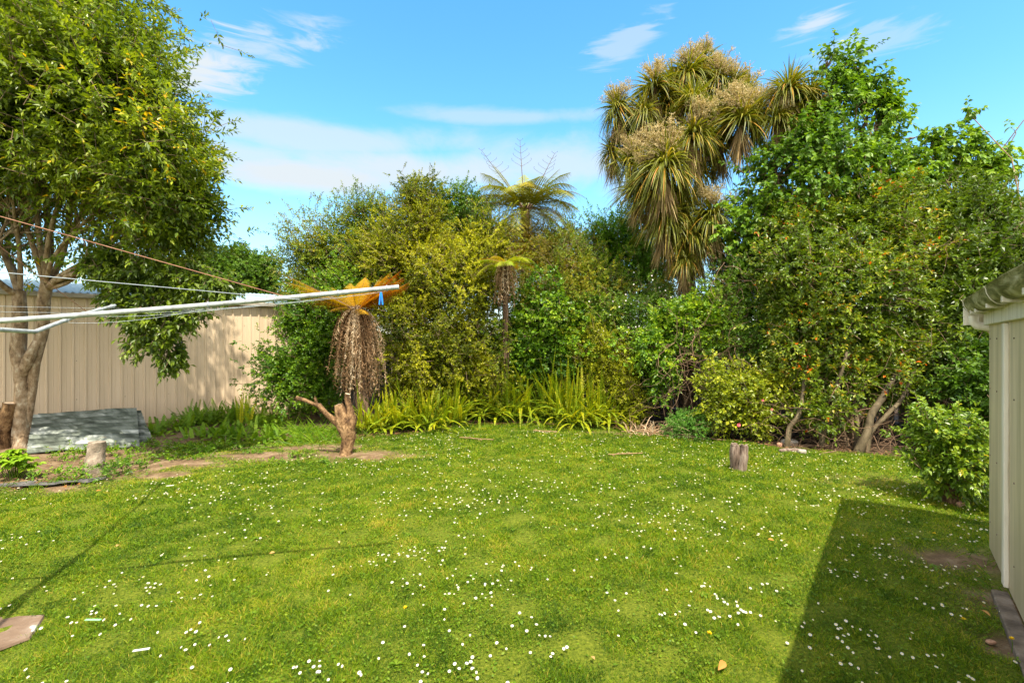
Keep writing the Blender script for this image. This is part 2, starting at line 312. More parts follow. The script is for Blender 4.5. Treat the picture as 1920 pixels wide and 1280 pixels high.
def wallmat(name, base, dirt, top, zr=(0, .5), streak=.35, sc=5, rough=.5):
    """painted wall: rain streaks running down and soil splash near its foot"""
    m_, t, out = mat(name)
    tcn = t.nodes.new('ShaderNodeTexCoord'); mpn = t.nodes.new('ShaderNodeMapping'); t.links.new(tcn.outputs['Object'], mpn.inputs[0]); mpn.inputs['Scale'].default_value = (1, 1, .07)
    n = t.nodes.new('ShaderNodeTexNoise'); t.links.new(mpn.outputs[0], n.inputs[0]); n.inputs['Scale'].default_value = sc; n.inputs['Detail'].default_value = 8; n.inputs['Roughness'].default_value = .65
    c = ramp(t, n.outputs[0], [(.3, dirt), (.3+streak, base), (.8, top)])
    n3 = t.nodes.new('ShaderNodeTexNoise'); t.links.new(tcn.outputs['Object'], n3.inputs[0]); n3.inputs['Scale'].default_value = 3.5; n3.inputs['Detail'].default_value = 9
    sp = t.nodes.new('ShaderNodeSeparateXYZ'); t.links.new(tcn.outputs['Object'], sp.inputs[0])
    ad = t.nodes.new('ShaderNodeMath'); ad.operation = 'MULTIPLY_ADD'; t.links.new(n3.outputs[0], ad.inputs[0]); ad.inputs[1].default_value = -.7; t.links.new(sp.outputs[2], ad.inputs[2])
    mr = t.nodes.new('ShaderNodeMapRange'); t.links.new(ad.outputs[0], mr.inputs[0]); mr.inputs[1].default_value = zr[0]-.35; mr.inputs[2].default_value = zr[1]-.35; mr.inputs[3].default_value = .75; mr.inputs[4].default_value = 0
    mx = t.nodes.new('ShaderNodeMixRGB'); t.links.new(mr.outputs[0], mx.inputs[0]); t.links.new(c, mx.inputs[1]); mx.inputs[2].default_value = (*dirt, 1)
    p = t.nodes.new('ShaderNodeBsdfPrincipled'); t.links.new(mx.outputs[0], p.inputs['Base Color']); p.inputs['Roughness'].default_value = rough; p.inputs['Specular IOR Level'].default_value = .3
    b = t.nodes.new('ShaderNodeBump'); b.inputs['Strength'].default_value = .15; b.inputs['Distance'].default_value = .01; t.links.new(n3.outputs[0], b.inputs['Height']); t.links.new(b.outputs[0], p.inputs['Normal'])
    t.links.new(p.outputs[0], out.inputs[0]); return m_
K['cream'] = wallmat('cream_ribbed_steel', (.64, .505, .35), (.54, .42, .28), (.70, .57, .41))
K['shedwall'] = wallmat('weathered_white_sheet', (.58, .48, .31), (.36, .30, .18), (.66, .56, .39), streak=.3, sc=9, zr=(0, .6))
K['shedtrim'] = wallmat('old_white_paint', (.68, .62, .50), (.42, .35, .23), (.76, .70, .58), streak=.2, sc=16, zr=(0, .15))
K['gutter'] = noisemat('mossy_gutter', [(.34, (.06, .06, .02)), (.46, (.16, .15, .06)), (.56, (.34, .31, .18)), (.72, (.55, .51, .40))], scale=3.2, stretch=(1, 1, 5), detail=9, bump=.2, rough=.55, distortion=1.2)

# ================================================================== ground
EDGE = np.array([(-14, 9.5), (-9, 6.2), (-6.6, 5.0), (-5.5, 5.2), (-5.0, 5.5), (-4.8, 6.0), (-5.2, 6.9), (-5.3, 7.5), (-4.2, 7.9), (-2.7, 7.75), (-1.85, 8.3), (-1.0, 9.05), (.2, 9.4), (1.85, 8.85), (2.67, 8.1), (3.67, 7.6), (4.2, 7.15), (4.9, 6.9), (5.3, 6.65), (6.2, 6.4), (14, 6.2)])
def edge_y(x):
    return np.interp(x, EDGE[:, 0], EDGE[:, 1])
SN = np.array([-.785, .62]); SD = np.array([.62, .785])   # right shed: outward normal and wall direction
PATCH = [(-4.6, 6.3, 1.0, .35, .95), (-3.5, 6.75, 1.0, .35, .95), (-2.2, 6.75, .8, .3, .8), (-5.0, 5.9, .7, .3, .8), (-4.2, 5.8, .5, .16, .75), (-3.1, 7.3, .9, .3, .8),
         (4.0, 5.5, .5, .3, .45), (3.25, 3.55, .28, .22, 1.0), (3.05, 2.95, .22, .2, .9), (2.66, 2.45, .17, .26, 1.0), (-5.2, 5.4, .6, .25, .8),
         (1.5, 8.5, 1.0, .15, .6)]
def bare(x, y):
    """0 = full lawn, 1 = bare soil"""
    p = np.stack([x, y], -1); n = nz(p, 2.2, 1)*.5 + nz(p, 6.5, 2)*.5
    b = np.zeros_like(x)
    for cx, cy, rx, ry, a in PATCH:
        b = np.maximum(b, a*np.exp(-(((x-cx)/rx)**2 + ((y-cy)/ry)**2)*1.1))
    b = np.clip(b*1.5 + n*.45*np.clip(b*3, 0, 1), 0, 1)
    e = np.clip((y - edge_y(x) + .10*n) / .22, 0, 1)
    return np.maximum(b, e)
def graded(lo, hi, fine_lo, fine_hi, step, n):
    f = np.arange(fine_lo, fine_hi + 1e-6, step); g = np.geomspace(1, 1 + abs(hi - fine_hi), n) - 1; h = np.geomspace(1, 1 + abs(fine_lo - lo), n) - 1
    return np.concatenate([(fine_lo - h[1:])[::-1], f, fine_hi + g[1:]])
gx = graded(-1500, 1500, -11, 10, .06, 30); gy = graded(-200, 2500, 0, 13, .06, 34)
X, Y = np.meshgrid(gx, gy); Z = gz(X, Y); Bm = bare(X, Y)
BedShade = np.clip((Y - edge_y(X) - .05)/.25, 0, 1)*np.clip((X + 3)/.8, 0, 1)  # mask that paints the hedge's shade into the bed soil colour
Z = Z - .012*np.clip(Bm, 0, 1)*(Y < 20) + .006*nz(np.stack([X, Y], -1), 9, 4)*(np.hypot(X, Y) < 15)
mb = MB(); nx, ny = len(gx), len(gy)
i = (np.arange(ny-1)[:, None]*nx + np.arange(nx-1)[None, :]).ravel()
mb.add(np.stack([X, Y, Z], -1).reshape(-1, 3), np.stack([i, i+1, i+nx+1, i+nx], -1), 0, (Bm + BedShade).ravel(), smooth=True)
m_, t, out = mat('lawn_soil')
a = t.nodes.new('ShaderNodeAttribute'); a.attribute_name = 'tint'
tcn = t.nodes.new('ShaderNodeTexCoord')
na = t.nodes.new('ShaderNodeTexNoise'); t.links.new(tcn.outputs['Object'], na.inputs[0]); na.inputs['Scale'].default_value = 5; na.inputs['Detail'].default_value = 12; na.inputs['Roughness'].default_value = .7
nb = t.nodes.new('ShaderNodeTexNoise'); t.links.new(tcn.outputs['Object'], nb.inputs[0]); nb.inputs['Scale'].default_value = 60; nb.inputs['Detail'].default_value = 6
ca = ramp(t, nb.outputs[0], [(.3, (.05, .07, .006)), (.55, (.10, .125, .010)), (.75, (.16, .17, .02))])
cb = ramp(t, na.outputs[0], [(.3, (.07, .042, .022)), (.5, (.16, .105, .058)), (.68, (.28, .205, .125))])
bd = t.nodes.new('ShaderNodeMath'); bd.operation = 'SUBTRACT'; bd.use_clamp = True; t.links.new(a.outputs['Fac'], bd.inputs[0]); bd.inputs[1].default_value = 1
c_shade = ramp(t, na.outputs[0], [(.3, (.025, .016, .010)), (.68, (.075, .05, .03))])  # darker soil tones standing in for shade under the hedge
mb2 = t.nodes.new('ShaderNodeMixRGB'); t.links.new(bd.outputs[0], mb2.inputs[0]); t.links.new(cb, mb2.inputs[1]); t.links.new(c_shade, mb2.inputs[2])
ac = t.nodes.new('ShaderNodeMath'); ac.operation = 'MINIMUM'; t.links.new(a.outputs['Fac'], ac.inputs[0]); ac.inputs[1].default_value = 1
mx = t.nodes.new('ShaderNodeMixRGB'); t.links.new(ac.outputs[0], mx.inputs[0]); t.links.new(ca, mx.inputs[1]); t.links.new(mb2.outputs[0], mx.inputs[2])
p = t.nodes.new('ShaderNodeBsdfPrincipled'); t.links.new(mx.outputs[0], p.inputs['Base Color']); p.inputs['Roughness'].default_value = .95; p.inputs['Specular IOR Level'].default_value = .1
b = t.nodes.new('ShaderNodeBump'); b.inputs['Strength'].default_value = .9; b.inputs['Distance'].default_value = .02; t.links.new(nb.outputs[0], b.inputs['Height']); t.links.new(b.outputs[0], p.inputs['Normal'])
t.links.new(p.outputs[0], out.inputs[0])
tag(mb.build('ground', m_), 'back garden ground of lawn soil with bare brown earth patches', kind='structure')

def inshed(x, y): return (x*SN[0] + y*SN[1] < -.50) & (x*SD[0] + y*SD[1] < 5.16)
def inslab(x, y): return (x < -2.68) & (y > 2.50) & (y < 2.84)
# ------------------------------------------------------------------ grass blades
def scatter(n, dlo, dhi, pw, marg=1.0):
    """points on the lawn, denser near the camera: density ~ D^-pw"""
    e = 2 - pw; u = rs.rand(n); D = (dlo**e + u*(dhi**e - dlo**e))**(1/e)
    x = rs.uniform(-1, 1, n)*(1.10*D + marg); return x, D
x, y = scatter(1150000, 1.7, 9.7, 1.35)
b_ = bare(x, y); k = (rs.rand(len(x)) > b_*1.12) & ~inshed(x, y) & ~inslab(x, y)
x, y, b_ = x[k], y[k], b_[k]; n = len(x)
pp = np.stack([x, y], -1); pn = nz(pp, 1.1, 11); pf = nz(pp, 5.5, 12); pc = nz(pp, 14., 13)
sc = np.clip(y/3.0, .8, 2.6)
Lb = (.026 + .022*rs.rand(n) + .008*pf + .012*(rs.rand(n) > .96))*np.clip(1 - .5*b_, .4, 1)*(1 + .10*sc)
Lb = np.clip(Lb*(1 + .45*np.clip(nz(pp, 3.3, 15), 0, 1) + .25*np.clip(nz(pp, 8., 16), -1, 1)), .012, .10)
th = rnd(n, 0, 6.283); lean = rnd(n, .25, 1.5)
d = np.stack([np.cos(th)*lean, np.sin(th)*lean, np.ones(n)], -1)
nor = np.stack([-np.sin(th)*rnd(n, -.6, .6), np.cos(th)*rnd(n, -.6, .6) , np.full(n, .6)], -1) + nrm(d)*.01
v, f, per = straps(np.stack([x, y, gz(x, y)-.004], -1), d, nor, Lb, .0030*sc*rnd(n, .7, 1.35), [.8, .75, .05], droop=rnd(n, .1, .55))
tint = np.clip(.43 + .08*pn + .08*pf + .07*pc + rs.normal(size=n)*.31 - .03 + .14*nz(pp, 9., 14) + .25*b_, 0, 1)
mbg = MB(); mbg.add(v, f, 0, np.repeat(tint, per)); 
tag(mbg.build('grass', K['grass']), 'short green lawn grass with yellowish patches covering the garden', 'grass', kind='stuff')
# small broad leaves (clover, daisy rosettes) between the blades
mbw = MB()
x, y = scatter(52000, 1.8, 9.0, 1.5); pn = nz(np.stack([x, y], -1), 1.7, 21); k = (rs.rand(len(x)) < .35 + .5*pn) & (bare(x, y) < .8) & ~inshed(x, y) & ~inslab(x, y); x, y = x[k], y[k]; n = len(x)
th = rnd(n, 0, 6.28); d = np.stack([np.cos(th), np.sin(th), rnd(n, .15, .7)], -1)
v, f, per = straps(np.stack([x, y, gz(x, y)+rnd(n, .008, .03)], -1), d, np.tile([0, 0, 1.], (n, 1))+rs.normal(size=(n, 3))*.25, rnd(n, .012, .024)*np.clip(y/4, .9, 1.5), rnd(n, .008, .013)*np.clip(y/4, .9, 1.5), [.3, 1, .9, .1], droop=.2)
mbw.add(v, f, 0, np.repeat(rs.rand(n), per))
for _ in range(170):      # plantain / dandelion rosettes
    x, y = scatter(1, 1.9, 7.5, 1.2); x = x[0]; y = y[0]
    if inshed(x, y) or bare(np.array([x]), np.array([y]))[0] > .8 or inslab(x, y): continue
    n = rs.randint(5, 10); th = rnd(n, 0, 6.28); s_ = rs.uniform(.6, 1.2)
    d = np.stack([np.cos(th), np.sin(th), rnd(n, .3, .9)], -1)
    v, f, per = straps(np.tile([x, y, float(gz(x, y))+.01], (n, 1)), d, np.tile([0, 0, 1.], (n, 1)), rnd(n, .035, .055)*s_, .017*s_, [.2, .6, 1, .9, .1], droop=.45, fold=.3)
    mbw.add(v, f, 0, np.repeat(rs.rand(n)*.6+.2, per))
tag(mbw.build('lawn_weeds', K['weed']), 'clover and plantain leaves growing low among the grass', 'weeds', kind='stuff')
# ------------------------------------------------------------------ daisies
def daisy_mesh(mb, c, r, tilt, mi=(0, 1, 2), stem=True, np_=13):
    n = np_; th = np.arange(n)*6.283/n + rs.rand(); tl = np.array([tilt[0], tilt[1], 1.]); tl /= np.linalg.norm(tl)
    A = nrm(np.cross(tl, [0, 1., .01])); B = np.cross(tl, A)
    dd = A*np.cos(th)[:, None] + B*np.sin(th)[:, None]
    v, f, per = straps(np.tile(c, (n, 1)) + dd*r*.18, dd + tl*.16, np.tile(tl, (n, 1)), r*.85, r*.42, [.5, 1, .9, .35], droop=.05)
    mb.add(v, f, mi[0], np.repeat(rs.rand(n), per))
    ph = np.arange(8)*.785; rings = [(.36, .06), (.28, .17), (.0, .22)]
    vv = [c + (A*math.cos(a_)+B*math.sin(a_))*r*q + tl*r*h for q, h in rings[:2] for a_ in ph] + [c + tl*r*.23]
    fs = [[k, (k+1) % 8, 8+(k+1) % 8, 8+k] for k in range(8)]
    mb.add(vv, fs, mi[1], .6); mb.n -= 17; mb.f.append((np.array([[8+k, 8+(k+1) % 8, 16] for k in range(8)]) + mb.n, mi[1], False)); mb.n += 17
    if stem:
        g = c.copy(); g[2] = 0; g[:2] -= np.array(tilt)*.01; mb.tube([g, (g+c)/2+[.002, .001, 0], c], .0011, 3, mi[2], cap=False)
def dspots(n, dlo, dhi, pw):
    x, y = scatter(n*8, dlo, dhi, pw, .3); p_ = np.stack([x, y], -1)
    cl = nz(p_, 1.1, 31)*.35 + nz(p_, 5., 32)*.45 + .30*x/np.maximum(y, 1) + .55
    k = (rs.rand(len(x)) < np.clip(cl, .05, 1)**1.4) & ~inshed(x, y) & ~inslab(x, y) & (bare(x, y) < .5) & (y < edge_y(x)-.15); return x[k][:n], y[k][:n]
dm = []
for q in range(4):
    mb = MB(); daisy_mesh(mb, np.array([0, 0, .032 + .004*q]), .0080, (rs.uniform(-.25, .25), rs.uniform(-.5, -.1)))
    o = mb.build('daisy', [K['white'], K['yellow'], K['weed']]); dm.append(o)
x, y = dspots(2300, 1.9, 9.0, 1.05); o_ = np.argsort(y); x, y = x[o_], y[o_]
for q in range(min(300, len(x))):
    o = dm[q] if q < 4 else dm[q % 4].copy()
    if q >= 4: scene.collection.objects.link(o)
    o.location = (x[q], y[q], float(gz(x[q], y[q]))); s_ = rs.uniform(.65, 1.2); o.scale = (s_, s_, rs.uniform(.8, 1.25)); o.rotation_euler = (0, 0, rs.uniform(0, .9)-.45)
    tag(o, 'small white daisy with yellow centre open in the nearer part of the lawn', 'daisy', 'white daisies in the nearer lawn')
mb = MB()
for q in range(300, len(x)):
    daisy_mesh(mb, np.array([x[q], y[q], float(gz(x[q], y[q]))+rs.uniform(.034, .05)]), .0080*rs.uniform(.6, 1.3), (rs.uniform(-.25, .25), rs.uniform(-.5, 0)), stem=False, np_=8)
tag(mb.build('daisy_patches', [K['white'], K['yellow'], K['weed']]), 'far tiny white daisies dotted over the back half of the lawn', 'daisies', kind='stuff')
# yellow dandelions
for lab, px, py in [('yellow dandelion in the middle foreground of the lawn', 760, 1158), ('yellow dandelion by the foot of the white shed batten', 1878, 1062), ('yellow dandelion in the shed shadow beside the bare soil', 1806, 1175),
                ('yellow dandelion beside the concrete strip', 1897, 1215), ('yellow dandelion at the edge of the shed shadow', 1752, 1016), ('yellow dandelion in the bottom right foreground', 1330, 1215)]:
    g = G(px, py); th_ = Thing('dandelion', lab, 'flower', g, 'yellow dandelions in the lawn'); mb = MB(); n = 34; th = rnd(n, 0, 6.28); c = g + [0, 0, .06]
    d = np.stack([np.cos(th), np.sin(th), rnd(n, .1, 1.6)], -1)
    v, f, per = straps(np.tile(c, (n, 1)), d, np.tile([0, 0, 1.], (n, 1)), .013, .005, [.6, 1, .5]); mb.add(v, f, 0, np.repeat(rs.rand(n), per)); th_.part('flower_head', mb, K['yellow'])
    mb = MB(); mb.tube([g - [0, 0, .01], g + [.004, 0, .03], c], .0016, 5); th_.part('stem', mb, K['weed'])

# ================================================================== foliage machinery
DK, LK, WK = 2.3, 1.15, 1.35
def crown(mb, blobs, dens, lpc, tw, L, W, up=.35, rn=.55, spread=.95, shell=(.45, 1.06), big=False, droop=.15, seed=0, amp=.20, tl=(.5, .22, .16, .16), zmin=.05, fold=.35, gap=.36, gapsc=3.2, twig=None, nsc=2.4, keep=.55, cull=.5, fill=True, lump=.27):
    """leafy twigs over a set of (centre, radii) ellipsoids"""
    dens = dens*DK; L = L*LK; W = W*WK
    if fill:
        sh = MB(); crown(mb, [(c, np.array(r)) for c, r in blobs], dens/DK*.6, 9, tw*1.3, L*1.1/LK, W*1.2/WK, up, rn, 1.2, (.1, .68), False, droop, seed+40, amp, tl, zmin, fold, 0, gapsc, None, nsc, .0, 2, False, .05)
    out = []
    for bi, (c, r) in enumerate(blobs):
        c = np.array(c, float); r = np.array(r, float)
        area = 4*math.pi*((((r[0]*r[1])**1.6 + (r[0]*r[2])**1.6 + (r[1]*r[2])**1.6)/3)**(1/1.6))
        n = max(6, int(dens*area)); dd = nrm(rs.normal(size=(n, 3)))
        u = shell[0] + (shell[1]-shell[0])*rs.rand(n)**.35
        u = u*(1 + amp*.8*nz(dd*r.mean()**.3 + c*.7, nsc, seed+bi % 5))
        u = np.where(rs.rand(n) < .05, u*rnd(n, 1.05, 1.32), u)
        p_ = c + r*dd*u[:, None]; no = nrm(dd/r); ls_ = lump*max(.35, min(1., r.mean()/.6))
        p_ = p_ + no*(ls_*nz(p_, 4.0, seed+11) + ls_*.5*nz(p_, 9.5, seed+12))[:, None]
        k = (p_[:, 2] > zmin) & ((no[:, 1] < cull) | (rs.rand(n) < .3))
        for bj, (c2, r2) in enumerate(blobs):
            if bj != bi: k &= ((((p_-c2)/np.array(r2))**2).sum(1) > keep) | (rs.rand(n) < .06)
        if gap: k &= (nz(p_, gapsc, seed+7) + rs.normal(size=n)*.25) > gap - 1
        out.append((p_[k], no[k]))
    p_ = np.vstack([a for a, _ in out]); no = np.vstack([b for _, b in out]); n = len(p_)
    if n == 0: return p_
    t_ = nrm(no + np.array([0, 0, up]) + rs.normal(size=(n, 3))*rn); tws = tw*rnd(n, .6, 1.35)
    q = np.cross(t_, nrm(rs.normal(size=(n, 3)))); A = nrm(q); B = np.cross(t_, A)
    ct = rs.rand(n); bases = []; ds = []; ti = []; Ls = []
    ncl = nz(p_, 1.9, seed+9)
    for j in range(lpc):
        s_ = (j + .3)/lpc; ph = j*2.4 + rnd(n, -.5, .5); a_ = spread*(1.15 - .65*s_)
        dl = nrm(t_*math.cos(a_) + (A*np.cos(ph)[:, None] + B*np.sin(ph)[:, None])*math.sin(a_) + rs.normal(size=(n, 3))*.18 - np.array([0, 0, droop]))
        bases.append(p_ + t_*(tws*s_)[:, None] - np.array([0, 0, 1.])*(tws*s_**2*.18)[:, None]); ds.append(dl)
        ti.append(np.clip(tl[0] + tl[1]*(ct*2-1) + tl[2]*rs.normal(size=n) + tl[3]*ncl + .10*(s_-.5), 0, 1)); Ls.append(rnd(n, .65, 1.2)*(1.05 - .35*s_))
    base = np.vstack(bases); dl = np.vstack(ds); ti = np.concatenate(ti); Lm = np.concatenate(Ls)
    nr = np.array([0, -.15, 1.]) + rs.normal(size=base.shape)*.42
    if big:
        v, f, per = straps(base, dl, nr, L*Lm, W*Lm, PROF_L, droop=.28, fold=fold)
    else: v, f, per = rhombs(base, dl, nr, L*Lm, W*Lm, fold, .12)
    mb.add(v, f, 0, np.repeat(ti, per)); 
    if twig is not None:
        for q_ in range(n):
            if rs.rand() < .5: twig.tube([p_[q_] - t_[q_]*tws[q_]*.8, p_[q_] + t_[q_]*tws[q_]*.3, p_[q_] + t_[q_]*tws[q_] - [0, 0, tws[q_]*.15]], [.004, .003, .0015], 3, cap=False)
    return p_
def PB(px, py, D, rx, ry=None, rz=None):
    ry = ry or rx; c = P(px, py, D); a = rx*D/F; b2 = ry*D/F
    return (c, np.array([a, rz or min(max((a+b2)*.45, .3), .8), b2]))
def curve(a, b2, bend=.15, n=6, seed=None, sag=0):
    a = np.array(a, float); b2 = np.array(b2, float); t_ = np.linspace(0, 1, n)[:, None]; L_ = np.linalg.norm(b2-a)
    o1 = rs.normal(size=3)*bend*L_; o2 = rs.normal(size=3)*bend*L_*.5
    return a + (b2-a)*t_ + o1*np.sin(t_*math.pi)*.6 + o2*np.sin(t_*2*math.pi)*.5 - np.array([0, 0, 1.])*sag*np.sin(t_*math.pi)
def shrub(name, label, cat, blobs, mat_, dens=60, lpc=9, tw=.12, L=.04, W=.022, base=None, stems=3, stem_r=.02, group=None, twmat='twig', extra=None, limbs=5, **kw):
    blobs = [b_ if isinstance(b_[0], np.ndarray) else PB(*b_) for b_ in blobs]
    cs = np.array([b_[0] for b_ in blobs]); 
    if base is None:
        base = cs.mean(0).copy(); base[1] = cs[:, 1].max() + .1
    base = np.array([base[0], base[1], float(gz(base[0], base[1]))])
    T_ = Thing(name, label, cat, base, group); mb = MB(); tw_ = MB()
    pts = crown(mb, blobs, dens, lpc, tw, L, W, twig=tw_, **kw)
    for c, r in blobs:
        b0 = base + np.array([rs.uniform(-.12, .12), rs.uniform(-.08, .08), -.05]); tw_.tube(curve(b0, c, .10, 7), np.linspace(stem_r, stem_r*.4, 7), 6)
        near = pts[(((pts - c)/r)**2).sum(1) < 1.6]
        for q in range(min(limbs, len(near))): tw_.tube(curve(c, near[rs.randint(len(near))], .15, 5), np.linspace(stem_r*.4, .003, 5), 4, cap=False)
    fo = T_.part('foliage', mb, K[mat_] if isinstance(mat_, str) else mat_); T_.part('stem', tw_, K[twmat])
    T_.pts = pts
    return T_
def blossoms(T_, pts, n, mat_, r=.018, name='flowers', front=True):
    mb = MB(); idx = rs.choice(len(pts), min(n, len(pts)), replace=False)
    for q in idx:
        c = pts[q] + np.array([rs.uniform(-.03, .03), -.10 - .05*rs.rand(), .05*rs.rand()]); k = 5; th = rnd(k, 0, .5) + np.arange(k)*1.256
        d = np.stack([np.cos(th), np.full(k, -.35), np.sin(th)], -1); v, f, per = straps(np.tile(c, (k, 1)), d, np.tile([0, -1., .3], (k, 1)), r, r*.8, [.4, 1, .8, .2]); mb.add(v, f, 0, np.repeat(rs.rand(k), per))
    T_.part(name, mb, K[mat_])
# ---- fronds
def frond(mb, base, d, L, droop, plen, npair, pw, tint, teeth=0, pdroop=.2, sweep=.35, mi=0, rachis=None, shape='lance', bare_=.08):
    d = nrm(np.array(d, float)); t_ = np.linspace(0, 1, 14); pts = base + d*(L*t_)[:, None] - np.array([0, 0, 1.])*(L*droop*t_**2)[:, None] - d*(L*abs(droop)*.30*t_**2)[:, None]
    T = nrm(np.gradient(pts, axis=0)); side0 = nrm(np.cross(d, [0, 0, 1.]) + 1e-4)
    if rachis is not None: rachis.tube(pts, np.linspace(.006, .0015, 14)*max(L, .5), 4, cap=False)
    u = np.linspace(bare_, .985, npair); cx = np.stack([np.interp(u, t_, pts[:, k_]) for k_ in range(3)], -1); tx = nrm(np.stack([np.interp(u, t_, T[:, k_]) for k_ in range(3)], -1))
    if shape == 'lance': ln = plen*np.clip(np.minimum((u-bare_+.06)*5, 1), 0, 1)*np.clip((1.0-u)*2.2 + .12, 0, 1)**.8
    else: ln = plen*np.sin(np.clip(u, 0, 1)**.75*math.pi)**.65*1.0 + .01
    up = nrm(np.cross(np.tile(side0, (npair, 1)), tx))
    for sg in (-1, 1):
        dd = nrm(side0*sg + tx*sweep + up*.05 - np.array([0, 0, pdroop]) + rs.normal(size=(npair, 3))*.06)
        if not teeth:
            v, f, per = straps(cx, dd, up, ln*rnd(npair, .85, 1.1), pw, [.9, 1, .1], droop=.12); mb.add(v, f, mi, np.repeat(np.clip(tint + rs.normal(size=npair)*.08, 0, 1), per))
        else:
            m2 = teeth; uu = np.linspace(.05, 1, m2); bp = cx[:, None] + dd[:, None]*(ln[:, None]*uu)[..., None] - np.array([0, 0, 1.])*(ln[:, None]*uu**2*(.15+pdroop*.5))[..., None]
            wv = (pw*(1.05-uu))[None, :]*np.clip(ln/plen*1.6, .3, 1)[:, None]
            for s2 in (-1, 1):
                d2 = nrm(np.tile(tx[:, None], (1, m2, 1))*s2 + dd[:, None]*.45)
                v, f, per = rhombs(bp.reshape(-1, 3), d2.reshape(-1, 3), np.repeat(up, m2, 0), wv.ravel(), np.repeat(ln/m2*1.25, m2), 0, 0.05)
                mb.add(v, f, mi, np.repeat(np.clip(tint + rs.normal(size=len(bp.reshape(-1, 3)))*.06, 0, 1), per))

# ================================================================== LEFT SHED (cream ribbed steel)
WA = np.array([-8.57, 8.1]); WB = np.array([-5.07, 11.5]); wd = (WB-WA)/np.linalg.norm(WB-WA); wn = np.array([wd[1], -wd[0]])
T_ = Thing('metal_shed', 'long cream ribbed steel shed with pale blue roof along the left boundary', 'shed', (*WA, 0))
mb = MB(); prof = [(0, 0), (.012, .022), (.034, .022), (.046, 0), (.098, 0), (.104, .005), (.110, 0)]
s0, s1 = -6.0, 5.6; us = []; os_ = []
k = s0
while k < s1:
    for a_, h_ in prof: us.append(k + a_); os_.append(h_)
    k += .172
us = np.array(us); os_ = np.array(os_); zz = np.linspace(-.05, 2.42, 5)
bp = WA[None] + wd[None]*us[:, None] + wn[None]*os_[:, None]
v = np.stack([np.concatenate([bp, np.full((len(us), 1), z)], 1) for z in zz], 0); n = len(us)
i = (np.arange(len(zz)-1)[:, None]*n + np.arange(n-1)[None, :]).ravel(); mb.add(v.reshape(-1, 3), np.stack([i, i+1, i+n+1, i+n], -1))
T_.part('wall', mb, K['cream'])
for z_ in (.55, 1.25, 1.95):
    mb = MB()
    for q in range(int((s1-s0)/.688)):
        c_ = np.array([*WA, z_]) + np.array([*wd, 0])*(s0 + q*.688 + .072) + np.array([*wn, 0])*.001; mb.tube([c_, c_ + np.array([*wn, 0])*.006], [.007, .006], 6)
    tag(T_.part('screw_row', mb, K['greywood']), kind='stuff')
w3 = np.array([*wd, 0]); n3 = np.array([*wn, 0]); back = -n3
mb = MB(); mb.box(np.array([*WA, 2.43]) + w3*(s0+s1)/2 + back*2.5 + w3*0, 11.0, .01, .01, w3, n3)   # rear stringer
T_.part('stringer', mb, K['cream'])
mb = MB(); mid = np.array([*WA, 0]) + w3*(s0+s1)/2; mb.box(mid + n3*.06 + [0, 0, 2.425], s1-s0, .11, .085, w3, n3, bev=.012); T_.part('gutter', mb, noisemat('dull_gutter', [(.3, (.22, .19, .15)), (.7, (.40, .36, .29))], scale=4, stretch=(1, 1, 4), bump=.1))
mb = MB(); zc = [2.475, 3.02]; ds_ = [.0, -2.4]; us = np.arange(s0, s1, .05); hh = .012*np.cos(us*2*math.pi/.1)
for sgn in (0,):
    v = np.stack([np.stack([WA[0]+wd[0]*us+wn[0]*dd, WA[1]+wd[1]*us+wn[1]*dd, z_+hh], -1) for dd, z_ in ((.06, 2.475), (-1.2, 2.68), (-2.4, 2.89), (-5, 2.40))], 0); n = len(us)
    i = (np.arange(3)[:, None]*n + np.arange(n-1)[None, :]).ravel(); mb.add(v.reshape(-1, 3), np.stack([i, i+1, i+n+1, i+n], -1), smooth=True)
T_.part('roof', mb, K['roof'])
mb = MB(); e_ = np.array([*WA, 0]) + w3*s1
for dd in (0,):
    vv = [e_ + [0, 0, -.05], e_ + [0, 0, 2.47], e_ + back*2.4 + [0, 0, 2.87], e_ + back*5 + [0, 0, 2.43], e_ + back*5 + [0, 0, -.05]]
    vv2 = [q - w3*.04 for q in vv]; allv = vv + vv2
    mb.add(allv, [[0, 1, 2, 2], [0, 2, 3, 4], [5, 7, 6, 6], [5, 9, 8, 7]][1:2] + [[5, 9, 8, 7]]); mb.add([vv[0], vv[1], vv[2]], [[0, 1, 2]])
T_.part('end_wall', mb, K['cream'])

# ================================================================== RIGHT SHED
D3 = np.array([*SD, 0]); N3 = np.array([*SN, 0]); A0 = np.array([3.62, 3.67, 0.])
T_ = Thing('white_shed', 'weathered white sheet shed with mossy gutter at the right edge', 'shed', tuple(A0))
mb = MB(); L_ = 6.5; c = A0 - D3*L_/2 - N3*.025; mb.box(c + [0, 0, .90], L_, .05, 1.72, D3, N3, bev=.004); T_.part('wall', mb, K['shedwall'])
for s_ in (.06, .36, .66, .98, 1.3, 1.62):
    for z_ in (.25, .75, 1.25, 1.62):
        mb = MB(); c_ = A0 - D3*s_ + [0, 0, z_]; mb.tube([c_ - N3*.002, c_ + N3*.004], [.006, .005], 8); T_.part('screw', mb, K['greywood'])
mb = MB(); mb.box(A0 - N3*1.5 - D3*.03 + [0, 0, .90], .05, 2.9, 1.72, D3, N3, bev=.004); T_.part('end_wall', mb, K['shedwall'])
for s_, wdt in ((.775, .085), (2.0, .07), (3.2, .07)):
    mb = MB(); mb.box(A0 - D3*s_ + N3*.0125 + [0, 0, .885], wdt, .025, 1.66, D3, N3, bev=.003); T_.part('batten', mb, K['shedtrim'])
mb = MB(); mb.box(A0 - D3*(L_/2-.01) + N3*.012 + [0, 0, 1.80], L_+.04, .03, .15, D3, N3, bev=.004); T_.part('beam', mb, K['shedtrim'])
